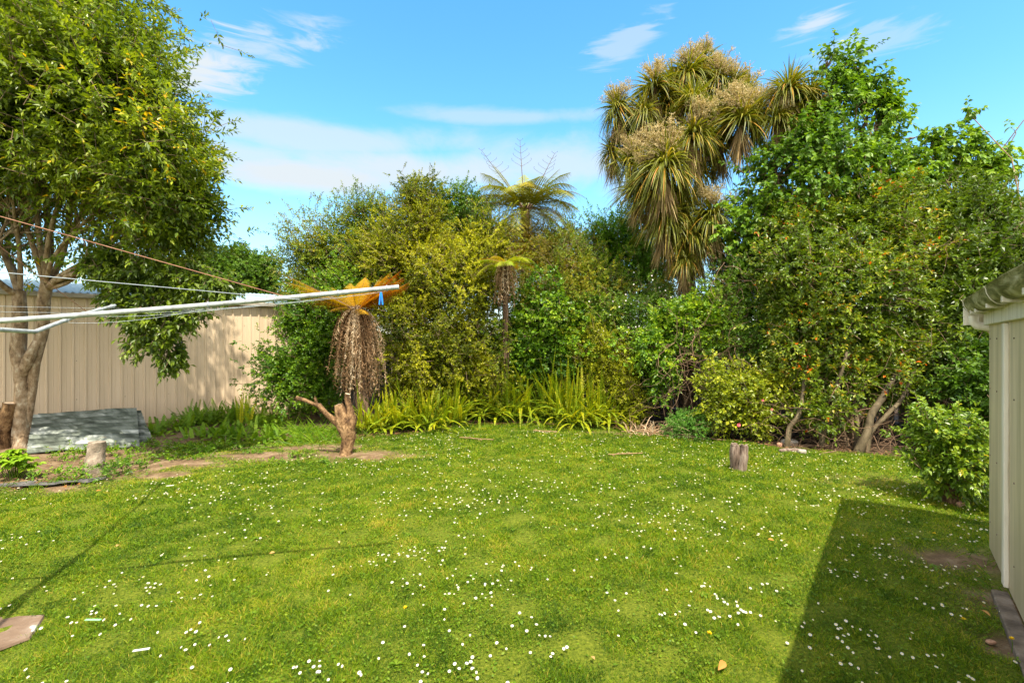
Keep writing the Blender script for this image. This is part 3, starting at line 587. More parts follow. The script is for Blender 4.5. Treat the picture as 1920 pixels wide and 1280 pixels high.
for s_ in (.03, .30, .86, 1.42, 1.98, 2.6):
    mb = MB(); mb.box(A0 - D3*s_ + N3*.06 + [0, 0, 1.845], .045, .10, .07, D3, N3, bev=.003); T_.part('rafter_end', mb, K['shedtrim'])
mb = MB(); mb.box(A0 + D3*.175 + N3*.05 + [0, 0, 1.80], .022, .16, .14, D3, N3, bev=.003); T_.part('barge_board', mb, K['shedtrim'])
# gutter: quarter-round profile swept along the eave, open on top
mb = MB(); pr = [(.035, .125), (.034, .03), (.045, .0), (.07, -.012), (.10, -.002), (.125, .03), (.142, .075), (.148, .118), (.155, .124), (.149, .130), (.140, .120)]
ss = np.linspace(.19, -L_, 60); gp = A0 - D3*0
v = np.stack([[gp + D3*s_ + N3*a_*.95 + [0, 0, 1.828 + h_*.78 + .005*math.sin(s_*3.1)] for a_, h_ in pr] for s_ in ss], 0); n = len(pr)
i = (np.arange(len(ss)-1)[:, None]*n + np.arange(n-1)[None, :]).ravel(); mb.add(v.reshape(-1, 3), np.stack([i, i+1, i+n+1, i+n], -1), smooth=True)
ec = v[0]; mb.add(np.vstack([ec[:8], ec[:8].mean(0)[None]]), [[k_, (k_+1) % 8, 8] for k_ in range(8)])
go = T_.part('gutter', mb, K['gutter'])
mb = MB()
for s_ in (.05, -1.15):
    mb = MB(); mb.tube([A0 + D3*s_ + N3*a_*.97 + [0, 0, 1.828 + h_*.78-.003] for a_, h_ in pr[2:9]], .003, 5)
    T_.part('gutter_bracket', mb, K['shedtrim'])
mb = MB(); dp = A0 + D3*.115 + N3*.075 + np.array([0, 0, 1.80]); mb.tube([dp, dp + [0, 0, -.045], dp + [0, 0, -.075] - N3*.02, dp + [0, 0, -.095] - N3*.10, dp + [0, 0, -.10] - N3*.35], .032, 12); T_.part('downpipe', mb, K['shedtrim'])
mb = MB(); rc = A0 - D3*(L_/2 - .09) + N3*.09 + [0, 0, 1.935]
vv = []; us = np.arange(.20, -L_-.1, -.019)
v = np.stack([[A0 + D3*u_ + N3*a_ + [0, 0, z_ + .008*math.cos(u_*2*math.pi/.076)] for u_ in us] for a_, z_ in ((.055, 1.905), (-1.5, 2.32), (-3.1, 1.93))], 0); n = len(us)
i = (np.arange(2)[:, None]*n + np.arange(n-1)[None, :]).ravel(); mb.add(v.reshape(-1, 3), np.stack([i, i+1, i+n+1, i+n], -1), smooth=True); T_.part('roof', mb, K['galv'])
mb = MB(); mb.box(A0 - D3*(.80+2.4) + N3*.040 + [0, 0, .0], 4.8, .082, .05, D3, N3, bev=.008); tag(mb.build('concrete_strip', noisemat('damp_concrete', [(.3, (.07, .052, .036)), (.55, (.17, .13, .095)), (.72, (.27, .22, .17))], scale=7, detail=10, bump=.6, bumpscale=60, rough=.95)), 'narrow concrete strip along the foot of the white shed', 'concrete strip')

# ================================================================== LEFT TREE
tb = G(40, 838)
T_ = Thing('garden_tree', 'tall leafy tree with pale forked trunk in front of the cream shed', 'tree', tb)
tr = MB(); f1 = P(46, 690, 7.3); 
tr.tube([tb - [0, 0, .1], tb + [0, 0, .02], tb + [.01, 0, .12], P(38, 780, 7.32), P(42, 720, 7.3), P(36, 660, 7.3), P(38, 600, 7.28), P(36, 545, 7.25)], [.125, .105, .092, .086, .084, .090, .084, .078], 14, rough=.07)
tr.tube([P(50, 800, 7.38), P(58, 740, 7.36), P(66, 680, 7.32), P(80, 620, 7.3), P(82, 560, 7.28), P(88, 530, 7.25)], [.05, .058, .066, .074, .078, .074], 12, rough=.07)
tr.tube([P(44, 700, 7.28), P(56, 668, 7.2), P(70, 640, 7.25)], [.07, .075, .05], 10, rough=.1)
J1 = P(36, 548, 7.25); J2 = P(86, 535, 7.26); crown_b = [PB(*b_) for b_ in [
    (60, 60, 7.0, 130, 110, 1.5), (180, 100, 6.3, 80, 76, .8), (120, 170, 6.3, 150, 110, 1.1), (235, 190, 6.2, 78, 86, .75), (0, 200, 6.6, 120, 110, 1.3), (290, 285, 6.2, 78, 72, .75), (185, 290, 6.6, 110, 70, 1.0),
    (318, 370, 6.3, 64, 62, .7), (40, 285, 6.6, 80, 50, .9), (318, 440, 6.4, 62, 34, .6), (260, 385, 7.1, 65, 45, .8), (362, 400, 6.4, 28, 40, .5), (-90, 120, 7.0, 160, 200, 1.8), (-120, 350, 7.2, 110, 90, 1.2), (70, -90, 6.8, 150, 110, 1.4)]]
hang = [PB(*b_) for b_ in [(215, 500, 6.5, 55, 30, .4), (300, 515, 6.4, 70, 25, .4), (385, 530, 6.3, 50, 20, .3), (240, 545, 6.3, 28, 22, .25), (265, 590, 6.2, 34, 22, .22), (310, 575, 6.2, 34, 30, .28), (350, 590, 6.2, 22, 18, .2), (300, 630, 6.2, 28, 22, .2), (322, 665, 6.2, 16, 26, .16), (285, 612, 6.2, 30, 18, .2)]]
fo = MB(); tw_ = MB()
pts = crown(fo, crown_b, 44, 12, .26, .085, .030, up=.45, droop=.22, seed=3, twig=tw_, shell=(.45, 1.04), amp=.26, gap=.38, gapsc=2.1, tl=(.42, .20, .15, .14), big=False, fold=.45, cull=.9)
crown(fo, [PB(*b_) for b_ in [(30, 400, 7.4, 90, 50, .8), (140, 380, 7.5, 80, 50, .8), (220, 440, 7.3, 60, 40, .7), (20, 470, 7.6, 60, 26, .5), (120, 460, 7.8, 60, 20, .5)]], 9, 9, .26, .085, .030, droop=.22, seed=3, twig=tw_, fill=False, shell=(.2, 1.0), cull=2, gap=0)
crown(fo, hang, 60, 10, .14, .082, .034, up=-.5, droop=.5, seed=5, twig=tw_, shell=(.3, 1.0), tl=(.28, .14, .12, .08), amp=.3, cull=2)
ends = [(0, 380), (-30, 420), (20, 340), (50, 300), (85, 290), (110, 260), (150, 300), (190, 320), (215, 360), (240, 395), (-60, 470), (140, 220), (60, 240), (300, 400), (200, 440), (330, 450)]
for q, (ex, ey) in enumerate(ends):
    st = J1 if ex < 50 else J2; e_ = P(ex, ey, 7.0 + rs.uniform(-.5, .5)); cv = curve(st - [0, 0, .05], e_, .06, 9, sag=0); r0 = rs.uniform(.03, .052)
    tr.tube(cv, np.linspace(r0, r0*.42, 9), 9, rough=.06, seed=q)
    near = pts[np.argsort(np.linalg.norm(pts - e_, axis=1))[:500]]
    for z_ in range(16):
        k_ = rs.randint(4, 9); tr.tube(curve(cv[k_], near[rs.randint(len(near))], .10, 6), np.linspace(r0*.36, .005, 6), 5, cap=False)
hb = curve(J2, P(300, 500, 6.5), .05, 9); tr.tube(hb, np.linspace(.04, .018, 9), 7)
for e_ in [P(260, 585, 6.2), P(320, 640, 6.2), P(345, 590, 6.2), P(400, 530, 6.3)]: tr.tube(curve(hb[7], e_, .08, 6), np.linspace(.016, .004, 6), 5)
T_.part('trunk', tr, K['bark']); T_.part('crown', fo, K['tree']); T_.part('twigs', tw_, K['twig'])

# small cut trunk at the left edge
def logmesh(mb, pts, rad, rough=.08, cutmi=1, sides=14, seed=0):
    mb.tube(pts, rad, sides, 0, cap=False, rough=rough*1.5, seed=seed)
    pts = np.array(pts); e = pts[-1]; Tn = nrm(pts[-1]-pts[-2]); A = nrm(np.cross(Tn, [0, 1., .1])); B = np.cross(Tn, A); th = np.arange(sides)*2*math.pi/sides; r = rad[-1]*1.01
    rim = e + (A*np.cos(th)[:, None] + B*np.sin(th)[:, None])*r*(1 + .05*np.sin(th*3)[:, None]); mb.add(np.vstack([rim, e + Tn*r*.06]), [[k_, (k_+1) % sides, sides] for k_ in range(sides)], cutmi)
g = G(2, 840); mb = MB(); logmesh(mb, [g - [0, 0, .05], g + [.0, 0, .2], P(10, 790, 7.2), P(18, 755, 7.2)], [.10, .09, .075, .065])
logmesh(mb, [P(6, 800, 7.2), P(-6, 775, 7.2), P(-14, 750, 7.2)], [.06, .05, .045])
tag(mb.build('tree_stump', [K['stumpbark'], K['cutwood']]), 'cut forked stump beside the tall tree at the left edge', 'stump')

# corrugated sheets
def sheet(corners, label, nw, seed):
    c00, c10, c01, c11 = [np.array(c_) for c_ in corners]   # bottom-left, bottom-right, top-left, top-right ; corrugations run left-right
    nu, nv = 14, nw*8; mb = MB(); u = np.linspace(0, 1, nu); v_ = np.linspace(0, 1, nv)
    U, V = np.meshgrid(u, v_); p_ = (c00*(1-U[..., None]) + c10*U[..., None])*(1-V[..., None]) + (c01*(1-U[..., None]) + c11*U[..., None])*V[..., None]
    no = nrm(np.cross(c10-c00, c01-c00)); p_ = p_ + no*(-.026*np.cos(V*nw*2*math.pi) + .012*nz(p_, 1.5, seed))[..., None]
    i = (np.arange(nv-1)[:, None]*nu + np.arange(nu-1)[None, :]).ravel(); q = p_.reshape(-1, 3); f = np.stack([i, i+1, i+nu+1, i+nu], -1)
    mb.add(q, f, smooth=True); mb.add(q - no*.003, f[:, ::-1], smooth=True)
    return tag(mb.build('corrugated_sheet', K['galv']), label, 'corrugated iron', 'corrugated sheets leaning on the shed')
sheet([G(50, 852)+[0,0,.03], G(262, 838)+[0,0,.03], P(62, 776, 8.05), P(256, 764, 8.55)], 'front grey corrugated iron sheet lying against the cream shed wall', 10, 1)
sheet([G(66, 842)+[0,0,.0], G(288, 828)+[0,0,.0], P(72, 774, 8.15), P(264, 770, 8.65)], 'rear corrugated iron sheet showing at the right end of the sloping pile', 10, 2)

# concrete post stump
g = G(178, 886); mb = MB(); tp = P(181, 828, g[1]+.02)
n = 9; pts_ = [g*(1-t_) + tp*t_ for t_ in np.linspace(-.1, 1, n)]
logmesh(mb, pts_, np.array([.105, .104, .102, .10, .096, .101, .098, .102, .092])*1.02, rough=.09, cutmi=0, sides=18)
tag(mb.build('concrete_post', K['concrete']), 'short tilted rough concrete post stump on the left bed', 'concrete post')
mb = MB(); mb.tube(curve(P(176, 829, g[1]), P(200, 820, g[1]-.05), .2, 6), .002, 4)
tag(mb.build('wire_stub', K['twig']), 'thin bent twig on top of the concrete post', 'twig')
# plastic weed mat
mb = MB(); nx_, ny_ = 30, 12; U, V = np.meshgrid(np.linspace(0, 1, nx_), np.linspace(0, 1, ny_)); gx_ = -5.85 + 1.05*U + .1*V; gy_ = 5.2 + .22*V + .22*U + .05*np.sin(U*9)
Zm = gz(gx_, gy_) + .014 + .012*np.abs(nz(np.stack([gx_, gy_], -1), 4, 8)); i = (np.arange(ny_-1)[:, None]*nx_ + np.arange(nx_-1)[None, :]).ravel()
mb.add(np.stack([gx_, gy_, Zm], -1).reshape(-1, 3), np.stack([i, i+1, i+nx_+1, i+nx_], -1), smooth=True)
tag(mb.build('weed_mat', K['matt']), 'crumpled black plastic weed mat showing at the left bed edge', 'weed mat')

# bright big-leaf plant
g = G(28, 893); T_ = Thing('leafy_plant', 'bright lime green broad leaved plant at the foot of the tall tree', 'plant', g); mb = MB(); st = MB()
for q in range(46):
    th = rs.uniform(0, 6.28); rr = rs.uniform(0, .27); b0 = g + [math.cos(th)*rr*.5, math.sin(th)*rr*.5, 0]; tp = g + [math.cos(th)*rr*1.1, math.sin(th)*rr*.7, rs.uniform(.12, .34)*(1-rr)]
    st.tube([b0, (b0+tp)/2 + [0, 0, .03], tp], .004, 4, cap=False); n = 6; a_ = np.arange(n)*1.05 + rs.rand(); d = np.stack([np.cos(a_), np.sin(a_), rnd(n, .0, .5)], -1)
    v, f, per = straps(np.tile(tp, (n, 1)), d, np.tile([0, 0, 1.], (n, 1)) + rs.normal(size=(n, 3))*.15, rnd(n, .09, .15), rnd(n, .045, .065), PROF_L, droop=.35, fold=.3); mb.add(v, f, 0, np.repeat(rnd(n, .2, .9), per))
T_.part('foliage', mb, K['lime'] if False else leafmat('hydrangea_leaf', [(.10, .20, .012), (.17, .30, .018), (.26, .38, .03)], trans=.35)); T_.part('stem', st, K['weed'])

# low weeds round the post
def tuft(name, label, cat, spots, mat_, hgt=(.06, .16), n_=(14, 26), W=.008, prof=(.7, 1, .6, .05), group=None, up=1.2, rad=.07):
    T_ = None; mb = MB(); base = np.array([*np.mean([s_[:2] for s_ in spots], 0), 0.]); base[2] = float(gz(base[0], base[1]))
    for s_ in spots:
        n = rs.randint(*n_); th = rnd(n, 0, 6.28); d = np.stack([np.cos(th), np.sin(th), rnd(n, .4, up*1.8)], -1); b0 = np.stack([s_[0] + rs.normal(size=n)*rad, s_[1] + rs.normal(size=n)*rad, np.zeros(n)], -1); b0[:, 2] = gz(b0[:, 0], b0[:, 1])
        v, f, per = straps(b0, d, np.stack([-np.sin(th), np.cos(th), np.ones(n)*.6], -1), rnd(n, *hgt)*(s_[2] if len(s_) > 2 else 1), W, list(prof), droop=rnd(n, .1, .8)); mb.add(v, f, 0, np.repeat(np.clip(rs.rand(n), 0, 1), per))
    return tag(mb.build(name, mat_ if not isinstance(mat_, str) else K[mat_], None, base), label, cat, group, 'stuff' if cat == 'grass tuft' else None)
shrub('weed_patch', 'low creeping weed patch in front of the concrete post', 'weeds', [(np.array([-4.95, 5.65, .05]), np.array([.42, .2, .10])), (np.array([-5.35, 5.55, .04]), np.array([.25, .15, .08])), (np.array([-4.75, 5.9, .05]), np.array([.25, .16, .12]))], 'mid', dens=70, lpc=7, tw=.06, L=.03, W=.016, stem_r=.004, zmin=.0, limbs=2)
tuft('grass_tuft', 'long pale grass tuft at the left edge of the bed', 'grass tuft', [(-5.45, 5.2), (-5.2, 5.3), (-5.6, 5.35), (-5.0, 5.55), (-5.3, 5.6), (-4.6, 5.8)], 'weed', hgt=(.08, .22), W=.006)
for lab, pxs in [('small weeds below the leaning corrugated sheets', [(150, 852), (205, 850), (255, 846), (285, 835), (120, 858), (230, 870), (260, 880)]),
                 ('small weeds between the shed corner bed and the bare soil', [(300, 862), (335, 858), (350, 845), (380, 850), (405, 842), (320, 842)])]:
    bl = [(np.array([*G(a_, b2)[:2], .04]), np.array([.16, .12, .09])) for a_, b2 in pxs]
    shrub('weed_patch', lab, 'weeds', bl, 'fernbed', dens=60, lpc=6, tw=.05, L=.035, W=.014, stem_r=.004, zmin=0, limbs=1)

# ================================================================== ground fern bed by the cream wall
def fern_clump(name, label, cat, base, n, L, mat_, plen=.035, pw=.016, npair=22, group=None, elev=(.5, 1.4), droop=(.25, .7), tint=(.2, .9), r0=.08, front=0, teeth=0, shape='lance', trunk=None):
    base = np.array(base, float); T_ = Thing(name, label, cat, base, group); mb = MB(); ra = MB()
    for q in range(n):
        th = rs.uniform(0, 6.283); e_ = rs.uniform(*elev); d = np.array([math.cos(th)*math.cos(e_), math.sin(th)*math.cos(e_) - front, math.sin(e_)]); b0 = base + [rs.normal()*r0, rs.normal()*r0, .0]
        frond(mb, b0, d, rs.uniform(*L), rs.uniform(*droop)*math.cos(e_)**.5, plen*rs.uniform(.8, 1.15), npair, pw, rs.uniform(*tint), rachis=ra, teeth=teeth, shape=shape, bare_=.12)
    T_.part('fronds', mb, K[mat_]); T_.part('stalks', ra, K['weed'])
    return T_
GB = 'low ferns growing along the cream shed wall'
for lab, px, py, n, L in [('small ground fern at the front of the bed below the cream wall', 440, 822, 26, (.2, .36)), ('small ground fern before the round leaved shrub', 505, 826, 26, (.2, .4)), ('pale ground fern left of the forked trunk base', 590, 828, 26, (.2, .36)), ('small dark ground fern on the mound by the wall', 385, 822, 24, (.18, .34)), ('dark low fern clump right of the corrugated sheets', 300, 815, 16, (.2, .4)), ('feathery low fern under the shed wall shadow edge', 365, 800, 34, (.3, .5)), ('feathery low fern in the middle of the wall bed', 410, 795, 36, (.3, .55)),
                      ('bright low fern in sun below the cream wall', 450, 795, 38, (.3, .6)), ('bright low fern left of the round leaved shrub', 500, 800, 38, (.3, .6)), ('grassy low fern left of the cut forked trunk', 560, 812, 40, (.3, .6)),
                      ('low fern behind the cut forked trunk', 610, 815, 40, (.3, .62)), ('dull low fern against the base of the shed wall', 335, 808, 22, (.22, .4))]:
    D_ = H*F/(py-640); b0 = P(px, py, D_+.1); b0[2] = float(gz(b0[0], b0[1])); fern_clump('ground_fern', lab, 'fern', b0, int(n*2.6), (L[0]*1.1, L[1]*1.3), 'fernbed', plen=.028, pw=.006, npair=40, group=GB, r0=.17, shape='tri') if 'grassy' not in lab and 'forked' not in lab else tuft('grassy_plant', lab.replace('fern', 'grassy plant').replace('grassy low', 'low'), 'plant', [(b0[0]+dx_, b0[1]+dy_) for dx_ in (-.3, -.15, 0, .15, .3) for dy_ in (-.08, .1)], 'fernbed', hgt=(.18, .48), W=.012, n_=(22, 34), up=1.4, rad=.11)
for lab, px, py in [('upright sword fern spikes standing against the cream wall', 462, 800)]:
    b0 = G(px, py); fern_clump('sword_fern', lab, 'fern', b0, 9, (.55, .75), 'sword', plen=.045, pw=.018, npair=26, elev=(1.2, 1.5), droop=(0, .15))
# ================================================================== sword fern bank
SB = 'sword ferns along the back of the lawn'
specs = [('sword fern just right of the cut forked trunk', 700, 812, 34, .55), ('sword fern below the brown skirt of the golden tree fern', 745, 806, 44, .7), ('arching yellow sword fern left of centre', 800, 806, 46, .7), ('sword fern right of the arching yellow one', 850, 800, 38, .65),
         ('tall sword fern below the pittosporum', 890, 788, 48, .85), ('sword fern below the small lime tree fern', 935, 792, 48, .9), ('tall pale sword fern at the centre of the bank', 985, 790, 50, 1.0), ('tall sword fern right of the bank centre', 1035, 792, 52, 1.0),
         ('drooping sword fern at the front of the bank', 1075, 800, 50, .85), ('sword fern below the yellow green shrub', 1120, 800, 46, .75), ('last sword fern before the dead stalks', 1155, 800, 26, .5), ('sword fern at the back between the pittosporum and bank', 960, 778, 34, .95), ('sword fern at the back right of the bank', 1060, 780, 34, 1.0)]
for lab, px, py, n, L in specs:
    D_ = H*F/(py-640)+.15; b0 = P(px, py, D_); b0[2] = float(gz(b0[0], b0[1])); fern_clump('sword_fern', lab, 'fern', b0, int(n*2.2), (L*.85, L*1.95), 'sword', plen=.034, pw=.015, npair=38, group=SB, elev=(.5, 1.5), droop=(.15, .8), r0=.14, front=.10)

# ================================================================== tree ferns
def tree_fern(label, base, cz, fr, mat_, trunk_r=.10, skirt=None, upright=0, rough=.25):
    T_ = Thing('tree_fern', label, 'tree fern', base); c = np.array(cz, float); b0 = np.array(base, float)
    tr = MB(); tr.tube([b0*(1-t_) + c*t_ for t_ in np.linspace(0, 1, 14)], np.linspace(trunk_r*1.15, trunk_r*.8, 14), 12, rough=rough); 
    n = 420; k_ = rs.rand(n); bp = b0*(1-k_)[:, None] + c*k_[:, None]; th = rnd(n, 0, 6.28); off = np.stack([np.cos(th), np.sin(th), 0*th], -1)
    v, f, per = straps(bp + off*trunk_r*.85, off*.5 + np.array([0, 0, -1.]) + rs.normal(size=(n, 3))*.15, off, rnd(n, .08, .22), .012, [1, .8, .2]); tr.add(v, f, 0)
    T_.part('trunk', tr, K['ferntrunk']); mb = MB(); ra = MB()
    for (th, e_, L, dr, tn) in fr:
        d = np.array([math.cos(th)*math.cos(e_), math.sin(th)*math.cos(e_), math.sin(e_)]); frond(mb, c + d*.04, d, L, dr, L*.24, 32, (L*.017 if mat_ == 'gold' else min(L*.02, .038)), tn, teeth=12, rachis=ra, shape='tri', pdroop=.32, bare_=.13)
    T_.part('fronds', mb, K[mat_]); T_.part('stalks', ra, K['ferntrunk'])
    if skirt is not None:
        sk = MB(); n, L0, L1, rr = skirt
        for q in range(n):
            th = rs.uniform(0, 6.283); L = rs.uniform(L0, L1); k_ = 9; t_ = np.linspace(0, 1, k_); out_ = np.sin(np.clip(t_*1.25, 0, 1.4))*rr*rs.uniform(.35, 1.08)*(1+.25*math.sin(th*3+1))
            pt = c + np.stack([np.cos(th)*out_, np.sin(th)*out_, .04 - L*t_**1.15 + .12*np.sin(t_*3.14)], -1) + rs.normal(size=3)*.02
            tn = np.clip(rs.normal(.42, .2) + .3*math.sin(th*4 + 1), 0, 1); sk.tube(pt, np.linspace(.006, .002, k_), 3, tint=tn, cap=False)
            m2 = 26; u = np.linspace(.2, 1, m2); cx = np.stack([np.interp(u, t_, pt[:, z_]) for z_ in range(3)], -1)
            for s2 in (0, 1):
                d = np.array([0, 0, -1.]) + rs.normal(size=(m2, 3))*.62; v, f, per = rhombs(cx, d, rs.normal(size=(m2, 3)), rnd(m2, .035, .095), rnd(m2, .008, .02), .5, .1); sk.add(v, f, 0, np.repeat(np.clip(tn + rs.normal(size=m2)*.15, 0, 1), per))
        T_.part('dead_frond_skirt', sk, K['dead'])
    return T_
c1 = P(668, 582, 8.7); b1 = np.array([c1[0]+.12, 8.75, float(gz(c1[0], 8.75))])
fr = [(rs.uniform(0, 6.28), rs.uniform(.5, 1.1), rs.uniform(.7, .95), rs.uniform(.05, .3), rs.uniform(.1, .5)) for _ in range(12)]
fr += [(3.14+rs.uniform(-.7, .7), rs.uniform(.25, .65), rs.uniform(.95, 1.4), rs.uniform(.05, .25), rs.uniform(.2, .6)) for _ in range(14)] + [(rs.uniform(-.6, .4), rs.uniform(.35, .85), rs.uniform(.85, 1.15), rs.uniform(-.0, .15), rs.uniform(.65, 1)) for _ in range(10)]
fr += [(rs.uniform(1.2, 2.2), rs.uniform(.8, 1.3), rs.uniform(.6, .9), .15, rs.uniform(.3, .7)) for _ in range(6)] + [(-1.0, .15, .6, .3, .45), (-2.1, .25, .6, .3, .35)]
tree_fern('golden orange tree fern with a thick skirt of hanging brown fronds', b1, c1, fr, 'gold', .11, skirt=(330, .45, 1.55, .45))
c2 = P(985, 396, 12.2); fr = [(q*6.283/20 + rs.uniform(-.12, .12), rs.uniform(.45, .9), rs.uniform(2.0, 2.5), rs.uniform(.35, .55), rs.uniform(.3, .95)) for q in range(20)] + [(q*1.05+.3, rs.uniform(.0, .3), rs.uniform(1.5, 1.9), rs.uniform(.5, .8), rs.uniform(.6, 1)) for q in range(6)]
fr += [(2.7, 1.05, 1.9, .15, .3), (.4, 1.0, 1.9, .18, .3), (1.6, 1.2, 1.6, .2, .3), (3.4, .9, 2.0, .3, .4), (-.3, .9, 2.0, .3, .4)]
T_ = tree_fern('tall green tree fern rising above the hedge against the sky', (c2[0], c2[1], 0), c2, fr, 'ferntree', .12)
cz_ = MB()
for tx_, ty_ in ((975, 264), (903, 282), (1040, 288)):
    e_ = P(tx_, ty_, 12.2); cv = curve(c2, e_, .02, 12); cz_.tube(cv, np.linspace(.016, .004, 12), 5)
    for q in range(7, 12):
        for s2 in (-1, 1):
            o = cv[q]; l_ = .26*(12.6-q)/6; cz_.tube([o, o + [s2*l_*.6, 0, l_*.35], o + [s2*l_, 0, l_*.65], o + [s2*l_*1.04, 0, l_*.82], o + [s2*l_*.94, 0, l_*.85]], [.004, .003, .003, .005, .003], 4, cap=False)
T_.part('uncurling_fronds', cz_, K['ferntrunk'])
c3 = P(947, 497, 9.40); b3 = np.array([c3[0]+.02, 10.0, 0.]); fr = [(q*.5 + rs.uniform(-.2, .2), rs.uniform(.2, .7), rs.uniform(.6, .85), rs.uniform(.35, .6), rs.uniform(.1, 1)) for q in range(13)]
K['limefern'] = leafmat('lime_fern_frond', [(0, (.14, .24, .012)), (.5, (.24, .34, .02)), (.8, (.30, .30, .02)), (1, (.34, .16, .02))], trans=.35)
tree_fern('small lime tree fern on a thin shaggy trunk in the middle of the hedge', b3, c3, fr, 'limefern', .055, skirt=(46, .3, .85, .24))
# brown twin trunk beside it
mb = MB(); mb.tube(curve([c3[0]-.22, 9.9, 0], [c3[0]-.2, 9.9, 1.3], .03, 7), .05, 8, rough=.2); tag(mb.build('dead_fern_trunk', K['ferntrunk']), 'dead brown trunk left of the small lime tree fern', 'trunk')

# ================================================================== hedge shrubs
shrub('spreading_shrub', 'olive shrub spreading against the sky behind the golden tree fern', 'shrub', [(640, 465, 11.3, 85, 65), (700, 420, 11.4, 62, 55), (600, 520, 11.2, 50, 50), (590, 470, 11.2, 50, 22), (620, 580, 11.0, 70, 60), (700, 500, 11.2, 70, 60), (570, 545, 11.2, 30, 30)], 'olive', dens=75, lpc=11, tw=.24, L=.055, W=.024, seed=11, amp=.28, tl=(.52, .2, .16, .2))
shrub('pittosporum', 'tall yellow green pittosporum with a pointed top left of centre', 'shrub', [(783, 372, 10.8, 30, 48), (790, 430, 10.7, 62, 62), (800, 500, 10.5, 88, 80), (860, 560, 10.2, 82, 95), (820, 665, 9.9, 92, 80), (765, 590, 10.2, 60, 80), (905, 470, 10.7, 58, 72), (890, 680, 9.9, 55, 60), (735, 500, 10.7, 55, 70), (780, 720, 9.8, 60, 35)], 'pitto', dens=120, lpc=13, tw=.17, L=.042, W=.024, seed=12, amp=.24, tl=(.52, .22, .20, .28), rn=.6)
shrub('round_leaved_shrub', 'dark glossy shrub beside the right end of the cream wall', 'shrub', [(555, 705, 9.7, 65, 52), (600, 640, 9.9, 50, 60), (565, 610, 10.1, 30, 30), (595, 575, 10.4, 50, 35), (520, 690, 9.7, 28, 28), (600, 730, 9.6, 40, 40), (650, 560, 10.3, 50, 50)], 'mid', dens=95, lpc=10, tw=.14, L=.055, W=.034, seed=13, amp=.3, tl=(.38, .2, .18, .15))
shrub('dark_topped_shrub', 'dark shrub showing between the pittosporum tip and the tall tree fern', 'shrub', [(850, 390, 11.3, 40, 38), (885, 400, 11.4, 32, 38), (870, 440, 11.4, 50, 40)], 'dark', dens=80, lpc=10, tw=.18, L=.06, W=.026, seed=14, amp=.25)
shrub('bronze_shrub', 'bronze tinged fine shrub below the tall tree fern', 'shrub', [(935, 465, 11.3, 58, 40), (990, 480, 11.4, 60, 40), (920, 500, 11.1, 45, 60), (1030, 520, 11.0, 60, 50), (960, 445, 11.7, 46, 30), (1020, 455, 11.7, 50, 32)], 'bronze', dens=100, lpc=11, tw=.2, L=.042, W=.017, seed=15, amp=.22, tl=(.45, .2, .18, .2))
shrub('mixed_shrub', 'brownish green shrub in the middle right of the tall tree fern', 'shrub', [(1060, 460, 11.5, 58, 42), (1085, 520, 11.0, 70, 60), (1020, 580, 10.6, 70, 60), (1100, 600, 10.4, 60, 50), (1120, 550, 10.8, 60, 50), (1060, 640, 10.3, 60, 50)], 'olive', dens=95, lpc=10, tw=.16, L=.048, W=.022, seed=16, amp=.26, tl=(.5, .2, .2, .25))
shrub('green_tree', 'bright green tree behind the hedge left of the cabbage tree', 'tree', [(1165, 440, 12.0, 50, 48), (1190, 480, 12.0, 60, 55), (1120, 460, 12.2, 40, 45), (1215, 525, 11.8, 45, 60), (1140, 530, 11.8, 55, 50)], 'bright', dens=80, lpc=11, tw=.24, L=.055, W=.028, seed=17, amp=.25, tl=(.35, .25, .2, .2))
T_ = shrub('ivy', 'glossy green ivy covering the middle of the hedge behind the sword ferns', 'ivy', [(1030, 600, 10.1, 70, 60, .45), (1000, 660, 9.95, 50, 55, .4), (1065, 665, 9.9, 50, 50, .4), (960, 640, 10.0, 32, 70, .35), (1095, 610, 10.1, 55, 45, .4)], 'mid', dens=90, lpc=9, tw=.13, L=.062, W=.046, seed=18, amp=.3, tl=(.45, .22, .2, .2))
T_ = shrub('jasmine', 'dark jasmine dotted with white flowers left of the cabbage tree trunk', 'climber', [(1175, 590, 10.0, 62, 42, .45), (1210, 630, 9.9, 50, 55, .4), (1160, 640, 10.0, 48, 45, .4), (1230, 570, 10.3, 30, 40), (1210, 700, 9.8, 45, 50, .4)], 'dark', dens=100, lpc=10, tw=.14, L=.042, W=.018, seed=19, amp=.28)
blossoms(T_, T_.pts, 110, 'white', .018)
T_ = shrub('yellow_green_shrub', 'bright yellow green shrub at the right end of the sword ferns', 'shrub', [(1110, 635, 9.75, 42, 26), (1145, 665, 9.6, 48, 34), (1165, 715, 9.4, 36, 36), (1120, 690, 9.6, 40, 34), (1180, 760, 9.2, 24, 36), (1090, 665, 9.7, 26, 26)], 'lime', dens=120, lpc=11, tw=.14, L=.042, W=.018, seed=20, amp=.32, gap=.3, gapsc=4, tl=(.38, .25, .2, .2))
shrub('pale_conifer', 'pale yellow feathery bush left of the cabbage tree trunk', 'shrub', [(1245, 562, 10.6, 22, 34), (1262, 590, 10.6, 20, 26)], 'lime', dens=160, lpc=14, tw=.14, L=.035, W=.008, seed=21, tl=(.75, .2, .15, .1))
shrub('broad_leaved_climber', 'light green climber hanging below the cabbage tree trunk', 'climber', [(1265, 620, 9.3, 62, 34, .4), (1225, 650, 9.1, 42, 34, .35), (1310, 600, 9.2, 55, 40, .4), (1340, 640, 9.0, 48, 36, .35), (1245, 700, 9.0, 18, 36, .25)], 'mid', dens=75, lpc=10, tw=.18, L=.075, W=.040, seed=22, amp=.34, gap=.25, gapsc=2.6, tl=(.55, .22, .2, .2))
